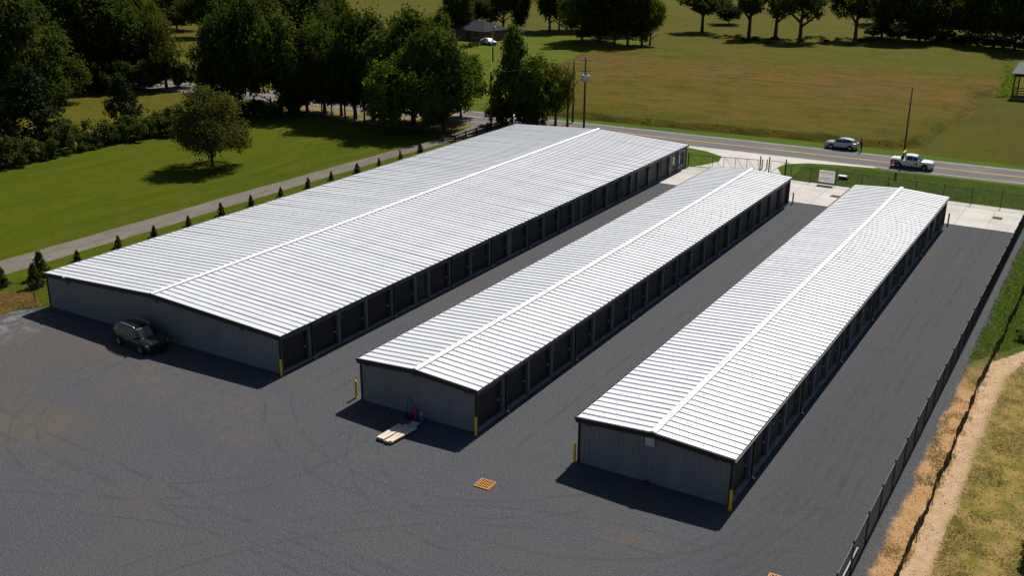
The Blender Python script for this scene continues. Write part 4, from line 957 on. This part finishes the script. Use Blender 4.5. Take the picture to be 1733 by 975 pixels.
# behind the house and the far tree line
gf = 'trees of the far tree line'
far = [(775, 62, -30, 70, 'dark'), (800, 56, -12, 60, 'dark'), (830, 52, -60, 60, 'dark'), (852, 52, -60, 50, 'mid'), (875, 52, -50, 46, 'dark'), (930, 50, -60, 80, 'dark'), (946, 52, -40, 70, 'dark'), (985, 72, -50, 80, 'mid'), (1015, 68, -60, 90, 'dark'), (1040, 76, -40, 90, 'dark'), (1062, 77, -50, 80, 'dark'), (1086, 77, -30, 64, 'mid'), (1100, 76, -20, 44, 'mid'), (1000, 50, -50, 90, 'dark'), (1060, 55, -50, 90, 'dark')]
for j, (px, py, tp, w, k) in enumerate(sorted(far)): tree('far_tree', k, px, py, tp, w*1.1, ordn(j)+' dark tree from the left in the clump behind the house lawn', gf, .06)
for (px, py, tp, w, lab, cb) in ((1188, 54, -28, 78, 'first single field tree right of the far clump', .34), (1267, 64, -30, 64, 'leaning twin-branched field tree with a bare lower trunk', .40), (1312, 62, -40, 76, 'thick-trunked field tree, third of the row', .28), (1353, 70, -30, 76, 'drooping field tree at the right of the group', .30), (1447, 68, -30, 78, 'single field tree just left of the dark right-hand wood', .34)):
    tree('field_tree', 'field', px, py, tp, w*1.12, lab, 'single trees along the far field', cb*.8, tw=1.7)
tree('field_tree', 'dark', 1233, 40, -2, 56, 'low round field tree behind the single trees', 'single trees along the far field', .12)
gr = 'trees of the right-hand wood'
for j, (px, py, tp, w, k) in enumerate(sorted(((1492, 62, -40, 72, 'dark'), (1522, 70, -40, 90, 'dark'), (1556, 70, -50, 90, 'dark'), (1600, 66, -50, 90, 'dark'), (1642, 74, -60, 90, 'dark'), (1682, 78, -60, 90, 'dark'), (1716, 84, -60, 90, 'dark'), (1740, 88, -50, 90, 'dark'), (1545, 42, -60, 90, 'dark'), (1620, 40, -60, 100, 'dark'), (1700, 44, -60, 100, 'dark'), (1500, 40, -60, 80, 'mid'), (1660, 60, -30, 80, 'dark')))):
    tree('right_wood_tree', k, px, py, tp, w*1.1, ordn(j)+' dark tree from the left in the wood at the upper right', gr, .03)
for j in range(12):
    px = 1478+j*22; tree('right_wood_bush', 'cedarbush', px, 62+j*2.0, 62+j*2.0-random.uniform(16, 26), 38, ordn(j)+' dark bush from the left under the upper right wood', 'bushes under the right-hand wood', 0, 'shrub', trunk=False)
for j in range(16):
    px = 1205+275*(j+random.random()*.8)/16; py = 66+random.uniform(-4, 8); tree('field_bush', 'shrub', px, py, py-random.uniform(4, 9), random.uniform(14, 26), ordn(j)+' low scrubby bush from the left under the single field trees', 'scrub under the field trees', 0, 'shrub', trunk=False)
# shrubs before the house
for j, px in enumerate((786, 796, 805, 815)): tree('foundation_shrub', 'shrub', px, 82-j*2.3, 72-j*2.3, 14, nth[j]+' rounded shrub from the left before the house', 'shrubs before the house', 0, 'shrub', trunk=False)
x, y = G(1730, 955); tree('corner_bush', 'shrub', 0, 0, 0, 0, 'leafy green bush at the lower right corner', None, 0, 'shrub', at=(x+.4, y), h=1.6, rad=1.0, trunk=False)
x, y = G(1712, 585); tree('ditch_bush', 'shrubgrey', 0, 0, 0, 0, 'grassy weed clump beside the bend of the silt fence', None, 0, 'shrub', at=(-4.4, 82.0), h=.9, rad=.8, trunk=False)
# young evergreens by the drive
arb = [(-79.6, 49.1, 1.75), (-77.1, 50.4, 1.85), (-78.8, 52.3, 2.15)] + [(-80.25-.02*k, 57.1+4.45*k, random.uniform(.85, 1.25)) for k in range(13)]
AM = [crown_mesh(300+i, 'cedar', 150, 16, .085, LM['mid'], .62, 1.6) for i in range(3)]
AT = MB().tube([(0, 0, 0), (0, 0, .9)], [.035, .012], 6).mesh('trunk', MAT['bark'])
lab0 = ['young evergreen at the left edge of the picture by the drive', 'front young evergreen of the pair beside the fence post', 'rear young evergreen of the pair at the big building corner']
for j, (x, y, h) in enumerate(arb):
    lab = lab0[j] if j < 3 else (nth[j-3]+' young evergreen along the drive after the corner pair')
    e = empty('young_evergreen', (x+random.uniform(-.15, .15), y+random.uniform(-.2, .2), 0), random.uniform(0, 6), lab, 'evergreen', 'young evergreens beside the drive')
    place('crown', AM[j % 3], e, (0, 0, .06), (0, 0, 0), (h/1.6*random.uniform(.75, 1.2), h/1.6*random.uniform(.8, 1.15), h/1.6*random.uniform(.85, 1.15))); place('trunk', AT, e); e.rotation_euler = (random.uniform(-.07, .07), random.uniform(-.07, .07), random.uniform(0, 6))

# ------------------------------------------------------------------ utility poles and wires
poles = {}
def upole(key, px, py, top, label, arm=True, cans=(), lamp=False, pr=1.0):
    x, y, h = GH(px, py, top)
    e = empty('utility_pole', (x, y, 0), R(8), label, 'utility pole', 'utility poles'); poles[key] = (x, y, h)
    MB().tube([(0, 0, -.1), (0, 0, h*.5), (0, 0, h)], [.17*pr, .145*pr, .11*pr], 10).build('pole', MAT['pole'], e, smooth=True)
    if arm:
        MB().box(-1.05, -.16, h-.45, 1.05, -.11, h-.34).build('crossarm', MAT['wood'], e)
        for x_ in (-.95, -.4, .4, .95): MB().lathe([(.03, h-.34), (.055, h-.28), (.03, h-.22), (.05, h-.18), (0, h-.14)], 8, 'z', (x_, -.135, 0)).build('insulator', MAT['white'], e)
    for (a, z) in cans:
        c = MB().lathe([(.0, z), (.24, z), (.24, z+.85), (.2, z+.92), (0, z+.95)], 14, 'z', (math.cos(a)*.44, math.sin(a)*.44, 0)).build('transformer', MAT['lightgrey'], e, smooth=True)
        MB().tube([(math.cos(a)*.44, math.sin(a)*.44, z+.93), (math.cos(a)*.44, math.sin(a)*.44, z+1.15)], .04, 6).build('bushing', MAT['wood'], c)
    if lamp:
        MB().tube([(.1, 0, h-.8), (.55, -.1, h-.55), (.7, -.12, h-.6)], .025, 6).build('lamp_arm', MAT['lightgrey'], e); MB().lathe([(.0, h-.62), (.14, h-.66), (.12, h-.85), (0, h-.9)], 10, 'z', (.72, -.12, 0)).build('lamp_head', MAT['white'], e)
    return e
e1 = upole('p1', 988, 217, 97, 'tall utility pole carrying grey transformers beyond the biggest roof', True, ((.1, 6.9), (2.9, 6.9), (-1.4, 6.95)))
MB().box(-.9, -.2, 8.35, .9, -.15, 8.45).build('crossarm', MAT['wood'], e1, rot=(0, 0, R(35)))
upole('p2', 969, 207, 100, 'plain utility pole just left of the transformer pole', False)
upole('p3', 831, 221, 121, 'utility pole with a lamp by the end of the board fence', False, (), True)
x, y, h = poles['p3']
upole('p4', 834, 103, 36, 'distant utility pole on the house lawn', False, ((.3, 6.3),))
upole('p5', 1529, 263, 148, 'utility pole on the verge behind the white pickup', False, pr=.72)
def wire(a, b, za, zb, sag, label, dx=0.0):
    pts = []
    for i in range(17):
        t = i/16; pts.append((a[0]+(b[0]-a[0])*t+dx, a[1]+(b[1]-a[1])*t, za+(zb-za)*t-sag*4*t*(1-t)))
    o = MB().tube(pts, .011, 4, False).build('power_line', MAT['wire']); tag(o, label, 'power line', 'power lines')
p1, p2, p3, p4, p5 = (poles[k] for k in ('p1', 'p2', 'p3', 'p4', 'p5')); far_r = (24, 147.5)
wire(p1, p5, p1[2]-.2, p5[2]-.1, .55, 'upper power line from transformer pole to verge pole'); wire(p1, p5, p1[2]-2.6, p5[2]-2.6, .6, 'lower power line from transformer pole to verge pole')
wire(p5, far_r, p5[2]-.1, 8.9, .5, 'upper power line running right from the verge pole'); wire(p5, far_r, p5[2]-2.6, 6.4, .6, 'lower power line running right from the verge pole')
wire(p1, p3, p1[2]-.2, p3[2]-.1, .3, 'power line from transformer pole to lamp pole'); wire(p3, p4, p3[2]-.2, p4[2]-.1, .8, 'power line from lamp pole to house lawn pole'); wire(p1, p2, p1[2]-.4, p2[2]-.1, .1, 'short power line between the two neighbouring poles')

# dark board fence by the drive
bf = empty('board_fence', (0, 0, 0), 0, 'low dark brown board fence beside the gravel drive', 'fence')
bp = [(-81.45, 117.2), (-80.3, 118.6), (-80.45, 121.5), (-80.5, 124.4), (-80.5, 127.2), (-80.2, 130.2)]
for (x, y) in bp: MB().box(x-.08, y-.08, 0, x+.08, y+.08, .98).build('post', MAT['brown'], bf)
for (a, b) in zip(bp[:-1], bp[1:]):
    for z in (.36, .82): MB().bar((a[0]-.1, a[1], z), (b[0]-.1, b[1], z), .04, .15).build('board', MAT['brown'], bf)

# ------------------------------------------------------------------ house, shed
hx, hy = G(800, 66); MAT['shingle'] = plain('grey_shingles', (.04, .04, .048), .95, 0, .25, 2.5, .05); MAT['brick'] = plain('brown_brick', (.14, .08, .06), .9, 0, .25, 4)
hs_ = empty('house', (hx, hy+2, 0), R(-12), 'low house with a dark grey hipped roof behind the grove', 'house')
MB().box(-6.5, -4.2, 0, 6.5, 4.2, 2.6).build('wall', MAT['brick'], hs_)
MB().add([(-7.1, -4.8, 2.5), (7.1, -4.8, 2.5), (7.1, 4.8, 2.5), (-7.1, 4.8, 2.5), (-2.6, 0, 4.5), (2.6, 0, 4.5), (-7.1, -4.8, 2.38), (7.1, -4.8, 2.38), (7.1, 4.8, 2.38), (-7.1, 4.8, 2.38)],
         [(0, 1, 5, 4), (1, 2, 5), (2, 3, 4, 5), (3, 0, 4), (6, 7, 1, 0), (7, 8, 2, 1), (8, 9, 3, 2), (9, 6, 0, 3), (9, 8, 7, 6)]).build('roof', MAT['shingle'], hs_)
for x in (-4.5, -1.5, 3.6): w_ = MB().box(x-.6, -4.24, .9, x+.6, -4.19, 2.1).build('window', MAT['glass'], hs_); MB().box(x-.68, -4.27, .8, x+.68, -4.2, .88).build('sill', MAT['white'], w_)
d_ = MB().box(.6, -4.25, .1, 1.6, -4.18, 2.15).build('door', MAT['brown'], hs_); MB().box(1.4, -4.31, 1.0, 1.5, -4.25, 1.1).build('handle', MAT['black'], d_)
sx, sy = G(1712, 165)
MAT['shed_roof'] = plain('blue_grey_sheet_roof', (.055, .07, .085), .7, 0, .15, 3, .1)
sd = empty('open_shed', (sx, sy, 0), R(-1), 'open timber shed with blue-grey roof at the right edge of the field', 'shed')
for x in (0, 4, 8, 12):
    for y in (0, 7): MB().box(x-.11, y-.11, 0, x+.11, y+.11, 4.35+.09*y).build('post', MAT['brown'], sd)
MB().add([(-.5, -1.0, 4.30), (12.6, -1.0, 4.30), (12.6, 8.2, 5.25), (-.5, 8.2, 5.25), (-.5, -1.0, 4.18), (12.6, -1.0, 4.18), (12.6, 8.2, 5.13), (-.5, 8.2, 5.13)], [(0, 1, 2, 3), (7, 6, 5, 4), (4, 5, 1, 0), (5, 6, 2, 1), (6, 7, 3, 2), (7, 4, 0, 3)]).build('roof', MAT['shed_roof'], sd)
for z in (.3, .75, 1.2, 1.65): MB().box(-.05, -.15, z, 12.1, -.11, z+.17).build('rail', MAT['wood'], sd)
MB().box(0, -.13, 3.7, 12, -.09, 4.15).build('fascia', MAT['brown'], sd)
o = tufts('weed_strip', [(-21.6, 200.5), (-19.6, 201), (-19.9, 212), (-22.3, 232), (-25.3, 248), (-26.2, 247), (-24.0, 228), (-21.9, 212)], 2600, .5, .26, MAT['weed_blade'], 31, 3, lambda x, y: np.clip(vnoise(x, y, 2.0, 3)*1.6-.2, 0, 1)); tag(o, 'bright green tall weeds along the left side of the shed', 'weeds', kind='stuff')

# ------------------------------------------------------------------ vehicles
def loft(sections):
    """sections: (x, [(y,z)...]) half profile from bottom centre to top centre, mirrored"""
    b = MB(); n = len(sections[0][1])
    for x, pr in sections:
        for y, z in pr: b.v.append((x, y, z))
        for y, z in pr[::-1]: b.v.append((x, -y, z))
    m = 2*n
    for i in range(len(sections)-1):
        for k in range(m):
            b.f.append((i*m+k, i*m+(k+1) % m, (i+1)*m+(k+1) % m, (i+1)*m+k))
    b.f.append(tuple(range(m))[::-1]); b.f.append(tuple((len(sections)-1)*m+k for k in range(m)))
    return b
def lower_sec(x, w, zb, zbelt, ztop):
    return (x, [(0, zb), (w*.86, zb), (w*.97, zb+.10), (w, zb+.28), (w*1.0, zbelt-.16), (w*.965, zbelt), (w*.84, ztop), (w*.4, ztop+.02), (0, ztop+.028)])
WHEEL = {}
def vehicle(name, label, cat, loc, rz, paint, spec, group=None):
    e = empty(name, loc, rz, label, cat, group); S = spec
    b = loft([lower_sec(*q) for q in S['body']]); o = b.build('body', paint, e, smooth=True)
    bv = o.modifiers.new('edge', 'EDGE_SPLIT'); bv.split_angle = R(38)
    # cabin: stations (x, half width at belt, belt z, half width at roof, roof z)
    cab = S['cab']
    c = MB()
    for (x, wb, zb, wr, zr) in cab: c.v += [(x, wb, zb), (x, wr, zr-.05), (x, wr*.9, zr), (x, 0, zr+.02), (x, -wr*.9, zr), (x, -wr, zr-.05), (x, -wb, zb)]
    for i in range(len(cab)-1):
        for k in range(6): c.f.append((i*7+k, i*7+k+1, i*7+7+k+1, i*7+7+k))
    c.f.append(tuple(range(7))[::-1]); c.f.append(tuple((len(cab)-1)*7+k for k in range(7)))
    cb_ = c.build('cabin', paint, e, smooth=True); cb_.modifiers.new('edge', 'EDGE_SPLIT').split_angle = R(28)
    def cabpt(x, t, s):
        for (a, b_) in zip(cab[:-1], cab[1:]):
            if min(a[0], b_[0])-1e-6 <= x <= max(a[0], b_[0])+1e-6:
                u = (x-a[0])/(b_[0]-a[0]); L = [a[i]+(b_[i]-a[i])*u for i in range(5)]; break
        y = L[1]+(L[3]-L[1])*t+.012; z = L[2]+(L[4]-.05-L[2])*t
        return (x, s*y, z)
    for s in (1, -1):
        for win in S['windows']:
            v = [cabpt(x, t, s) for x, t in win]; w_ = MB().add(v, [tuple(range(len(v))) if s < 0 else tuple(range(len(v)))[::-1]]).build('side_window', MAT['glass'], e)
    for nm, (i0, i1) in (('windshield', S['ws']), ('rear_window', S['rw'])):
        A, B_ = cab[i0], cab[i1]; d = Vector((B_[0]-A[0], 0, B_[4]-A[4]))
        nrm = Vector((-d.z, 0, d.x)); nrm = nrm.normalized() if nrm.z > 0 else (-nrm).normalized(); nrm *= .016
        ya, yb = A[3]*.92, B_[3]*.9
        za, zb_ = A[4]+.015, B_[4]+.0
        lerp = lambda t, k: (A[0]+(B_[0]-A[0])*t+nrm.x, k*(ya+(yb-ya)*t), za+(zb_-za)*t+nrm.z+.006)
        MB().add([lerp(.06, -1), lerp(.06, 1), lerp(.93, 1), lerp(.93, -1)], [(0, 1, 2, 3)]).build(nm, S.get('glassmat', MAT['glass']), e)
    key = round(S['wr'], 3); r = S['wr']
    if key not in WHEEL:
        WHEEL[key] = (MB().lathe([(r*.62, -.11), (r*.93, -.115), (r, -.08), (r, .08), (r*.93, .115), (r*.62, .11)], 22, 'y').mesh('tyre', MAT['tyre'], True),
                      None)
        rim = MB().lathe([(r*.64, .09), (r*.60, .095), (r*.56, .05), (r*.2, .06), (0, .075)], 22, 'y')
        for k in range(5):
            a = k*2*math.pi/5; rim.bar((math.cos(a)*r*.1, .085, math.sin(a)*r*.1), (math.cos(a)*r*.6, .09, math.sin(a)*r*.6), .07, .03)
        WHEEL[key] = (WHEEL[key][0], rim.mesh('rim', MAT['rim']))
    for x in S['axles']:
        for s in (1, -1):
            MB().lathe([(0, -.05), (r*1.16, -.05), (r*1.16, .012), (0, .012)], 20, 'y', (x, s*(S['hw']-.01), r+.03)).build('wheel_arch', MAT['plasticblack'], e)
            w_ = place('wheel', WHEEL[key][0], e, (x, s*(S['hw']-.02), r), (0, 0, 0 if s > 0 else math.pi)); place('rim', WHEEL[key][1], w_)
    fx, rx, hw = S['fx'], S['rx'], S['hw']
    for s in (1, -1):
        MB().add([(fx-.03, s*hw*.62, S['lz']), (fx-.16, s*hw*.93, S['lz']+.02), (fx-.30, s*hw*.985, S['lz']+.15), (fx-.10, s*hw*.66, S['lz']+.14)], [(0, 1, 2, 3) if s > 0 else (3, 2, 1, 0)]).build('headlight', MAT['white'], e)
        MB().box(rx-.012, s*hw*.72-.09, S['tz'], rx+.25, s*hw*.72+.09, S['tz']+.24).build('tail_light', MAT['red'], e)
        MB().box(S['mx']-.1, min(s*(hw-.02), s*(hw+.19)), S['mz'], S['mx']+.08, max(s*(hw-.02), s*(hw+.19)), S['mz']+.17).build('mirror', S.get('mirror', paint), e)
        MB().box(S['axles'][1]+.35, min(s*(hw+.012), s*hw*.9), .24, S['axles'][0]-.35, max(s*(hw+.012), s*hw*.9), .38).build('sill_trim', MAT['plasticblack'], e)
        for xs_ in S['seams']: MB().box(xs_-.012, min(s*(hw+.004), s*hw*.95), .42, xs_+.012, max(s*(hw+.004), s*hw*.95), S['bz']-.16).build('door_seam', MAT['plasticblack'], e)
        for xh in S['handles']: MB().box(xh-.1, min(s*(hw+.03), s*hw*.97), S['bz']-.26, xh+.1, max(s*(hw+.03), s*hw*.97), S['bz']-.22).build('door_handle', MAT['plasticblack'], e)
    MB().box(fx-.10, -hw*.55, S['lz']-.18, fx+.035, hw*.55, S['lz']+.06).build('grille', MAT['plasticblack'], e)
    MB().box(fx-.16, -hw*.9, .26, fx+.05, hw*.9, .44).build('front_bumper', MAT['plasticblack'], e)
    MB().box(rx-.06, -hw*.92, .30, rx+.15, hw*.92, .48).build('rear_bumper', S.get('rb', MAT['plasticblack']), e)
    return e
MAT['paint_dark'] = plain('charcoal_car_paint', (.020, .022, .025), .3, .3, .05, 1, .5, .8)
MAT['paint_silver'] = plain('silver_blue_car_paint', (.34, .39, .43), .35, .35, .05, 1, .5, .6)
MAT['paint_white'] = plain('white_car_paint', (.72, .73, .74), .35, 0, .04, 1, .5, .5)
suv = dict(body=[(2.32, .55, .42, .62, .70), (2.26, .78, .26, .74, .84), (2.0, .88, .24, .86, .96), (1.4, .92, .24, .95, 1.03), (.9, .925, .24, 1.00, 1.06), (-.5, .925, .24, 1.03, 1.06), (-1.7, .92, .24, 1.06, 1.08), (-2.12, .88, .28, 1.05, 1.07), (-2.30, .74, .40, .98, 1.02)],
           cab=[(1.22, .84, 1.00, .78, 1.06), (.48, .86, 1.02, .66, 1.58), (-.3, .86, 1.03, .66, 1.66), (-1.45, .85, 1.05, .64, 1.60), (-1.95, .83, 1.05, .62, 1.52), (-2.24, .78, 1.03, .72, 1.06)],
           windows=[[(.95, .12), (.42, .12), (.42, .88), (.50, .88)], [(.34, .12), (-.55, .14), (-.55, .90), (.34, .90)], [(-.63, .14), (-1.45, .18), (-1.35, .88), (-.63, .90)], [(-1.52, .20), (-1.85, .42), (-1.78, .82), (-1.44, .88)]],
           ws=(0, 1), rw=(5, 4), wr=.36, axles=(1.36, -1.36), hw=.925, fx=2.30, rx=-2.28, lz=.70, tz=.84, mx=.78, mz=1.02, seams=(.98, .02, -.98), handles=(.22, -.72), bz=1.03)
dk = vehicle('parked_suv', 'dark charcoal SUV parked in the shade of the largest building', 'car', (-59.45, 46.55, .01), R(-7), MAT['paint_dark'], suv)
for s in (1, -1): MB().tube([(.32, s*.60, 1.66), (.22, s*.62, 1.73), (-1.35, s*.60, 1.71), (-1.5, s*.59, 1.64)], .028, 6).build('roof_rail', MAT['rim'], dk)
MB().box(-.55, -.48, 1.683, .22, .48, 1.695).build('sunroof', MAT['glass'], dk)
s2 = dict(suv); s2['cab'] = [(1.12, .84, 1.00, .78, 1.05), (.35, .86, 1.02, .64, 1.50), (-.3, .86, 1.03, .64, 1.58), (-1.1, .85, 1.05, .62, 1.52), (-1.65, .83, 1.07, .60, 1.40), (-2.2, .78, 1.05, .72, 1.10)]
s2['windows'] = [[(.85, .12), (.30, .12), (.30, .86), (.38, .86)], [(.22, .12), (-.60, .14), (-.60, .88), (.22, .88)], [(-.68, .14), (-1.5, .42), (-1.25, .84), (-.68, .88)]]
sv = vehicle('silver_suv', 'silver hatchback SUV stopped on the far verge of the road', 'car', (-33.55, road_y(-33)+5.15, .01), math.pi+R(2), MAT['paint_silver'], s2); sv.scale = (.93, .95, .97)
truck = dict(body=[(2.66, .58, .46, .74, .88), (2.60, .82, .34, .88, 1.00), (2.3, .91, .32, 1.02, 1.10), (1.3, .935, .32, 1.08, 1.16), (.6, .935, .32, 1.10, 1.14), (-.86, .935, .32, 1.10, 1.13), (-1.0, .935, .36, 1.12, 1.16), (-2.55, .93, .42, 1.12, 1.16), (-2.66, .88, .46, 1.08, 1.12)],
             cab=[(1.30, .86, 1.08, .82, 1.14), (.55, .88, 1.10, .70, 1.70), (-.1, .88, 1.10, .70, 1.76), (-.82, .87, 1.10, .68, 1.72), (-.93, .86, 1.10, .80, 1.16)],
             windows=[[(1.0, .10), (.15, .10), (.15, .88), (.56, .88)], [(.06, .10), (-.66, .12), (-.60, .86), (.06, .88)]],
             ws=(0, 1), rw=(4, 3), wr=.385, axles=(1.66, -1.62), hw=.935, fx=2.64, rx=-2.64, lz=.86, tz=.78, mx=.86, mz=1.12, seams=(1.08, .10, -.70), handles=(.30, -.52), bz=1.10, rb=MAT['lightgrey'], mirror=MAT['paint_white'])
tk = vehicle('pickup_truck', 'white pickup with a red tailside graphic driving along the road', 'pickup truck', (-23.05, road_y(-22.75)-1.95, .03), R(2), MAT['paint_white'], truck); tk.scale = (.95, .97, .98)
# bed: lid rails, cover, graphics, rack
MB().box(-2.52, -.78, 1.19, -1.02, .78, 1.225).build('bed_cover', MAT['paint_white'], tk)
MB().add([(-2.60, -.951, 1.06), (-2.60, -.951, .52), (-2.06, -.951, .52), (-1.98, -.951, .86), (-1.55, -.951, .96), (-1.45, -.951, 1.04)], [(0, 1, 2, 3, 4, 5)]).build('red_graphic', MAT['graphic_red'], tk)
MB().add([(-2.36, -.956, 1.02), (-2.28, -.956, .55), (-2.20, -.956, .55), (-2.26, -.956, 1.02)], [(0, 1, 2, 3)]).build('graphic_stripe', MAT['white'], tk)
MB().add([(.62, -.951, .98), (.42, -.951, .76), (.62, -.951, .54), (.82, -.951, .76)], [(0, 1, 2, 3)]).build('door_emblem', MAT['graphic_red'], tk)
rk = MB().box(-1.16, -.80, 1.16, -1.10, -.74, 1.92).box(-1.16, .74, 1.16, -1.10, .80, 1.92).box(-1.17, -.82, 1.86, -1.09, .82, 1.93).build('equipment_rack', MAT['plasticblack'], tk)
for (y, l, z) in ((-.62, .42, 1.94), (-.25, .30, 1.99), (.2, .36, 1.94), (.55, .24, 1.98)): MB().box(-1.24, y-l/2, z, -1.0, y+l/2, z+.12).build('rack_light', MAT['yellow_pale'], rk)
MB().box(-1.40, -.78, 1.23, -1.06, -.35, 1.62).build('tool_box', MAT['plasticblack'], tk)
cx, cy_ = G(823, 76); w3 = vehicle('far_car', 'white car parked beside the house', 'car', (cx, cy_+1.0, 0), R(-20), MAT['paint_white'], s2)
x, y = G(880, 56); e = empty('garden_bench', (x, y, 0), .2, 'small white bench under the trees behind the house lawn', 'bench')
MB().box(-1.2, -.25, .42, 1.2, .25, .50).build('seat', MAT['white'], e); MB().box(-1.2, .22, .5, 1.2, .28, .95).build('backrest', MAT['white'], e)
for x_ in (-1.1, 1.1): MB().box(x_-.05, -.22, 0, x_+.05, .22, .42).build('leg', MAT['white'], e)

# ------------------------------------------------------------------ person at the silver car
def person(loc, rz, label, top, bottom):
    e = empty('person', loc, rz, label, 'person')
    V = []; Ed = []; Rd = []
    def a(p, r, par=None):
        V.append(p); Rd.append(r)
        if par is not None: Ed.append((par, len(V)-1))
        return len(V)-1
    pel = a((0, 0, .95), .15); ch = a((.02, 0, 1.18), .145, pel); sh_ = a((.05, 0, 1.42), .14, ch); nk = a((.08, 0, 1.53), .058, sh_); hd = a((.11, 0, 1.62), .088, nk); ht = a((.12, 0, 1.73), .080, hd)
    a((.20, 0, 1.63), .018, hd)                                   # nose
    for s in (1, -1):
        a((.11, s*.088, 1.63), .018, hd)                          # ears
        s0 = a((.05, s*.19, 1.42), .065, sh_); el = a((.16, s*.25, 1.17), .048, s0); wr = a((.38, s*.17, 1.08), .034, el); pm_ = a((.45, s*.155, 1.075), .038, wr)
        for k, (dy, ln) in enumerate(((-.03, .07), (-.01, .085), (.01, .08), (.03, .065))):
            f0 = a((.48, s*.155+dy, 1.07), .011, pm_); a((.48+ln, s*.155+dy, 1.045), .009, f0)
        th = a((.43, s*.155-s*.045, 1.085), .012, wr); a((.48, s*.155-s*.06, 1.075), .010, th)
        h0 = a((0, s*.10, .88), .10, pel); kn = a((.03, s*.11, .49), .068, h0); an = a((-.01, s*.115, .10), .046, kn); a((.15, s*.12, .05), .042, an)
    m = bpy.data.meshes.new('body'); m.from_pydata(V, Ed, []); o = bpy.data.objects.new('body', m); COL.objects.link(o)
    sk = o.modifiers.new('skin', 'SKIN'); m.skin_vertices[0].data[0].use_root = True
    for i, r in enumerate(Rd): m.skin_vertices[0].data[i].radius = (r, r)
    ss = o.modifiers.new('sub', 'SUBSURF'); ss.levels = 1; ss.render_levels = 1
    dg = bpy.context.evaluated_depsgraph_get(); me = bpy.data.meshes.new_from_object(o.evaluated_get(dg)); bpy.data.objects.remove(o)
    me.materials.clear()
    for mm in (top, bottom, MAT['skin'], MAT['plasticblack']): me.materials.append(mm)
    for p_ in me.polygons:
        p_.use_smooth = True; c = p_.center
        p_.material_index = 2 if (c.z > 1.5 or c.x > .36) else (3 if c.z < .09 else (1 if c.z < .93 else 0))
    b = place('body', me, e)
    MB().lathe([(.0, 1.83), (.06, 1.815), (.098, 1.76), (.102, 1.68), (.09, 1.62)], 12, 'z', (.085, 0, 0)).build('hair', MAT['plasticblack'], e, smooth=True)
    return e
MAT['skin'] = plain('skin', (.35, .20, .14), .6); MAT['cloth_dark'] = plain('dark_cloth', (.016, .015, .018), .9); MAT['cloth_jean'] = plain('dark_trousers', (.014, .016, .022), .9)
px_, py_ = G(1453.5, 259.5)
person((px_+.05, py_+.9, .006), math.pi, 'person in dark clothes leaning at the open back of the silver SUV', MAT['cloth_dark'], MAT['cloth_jean'])
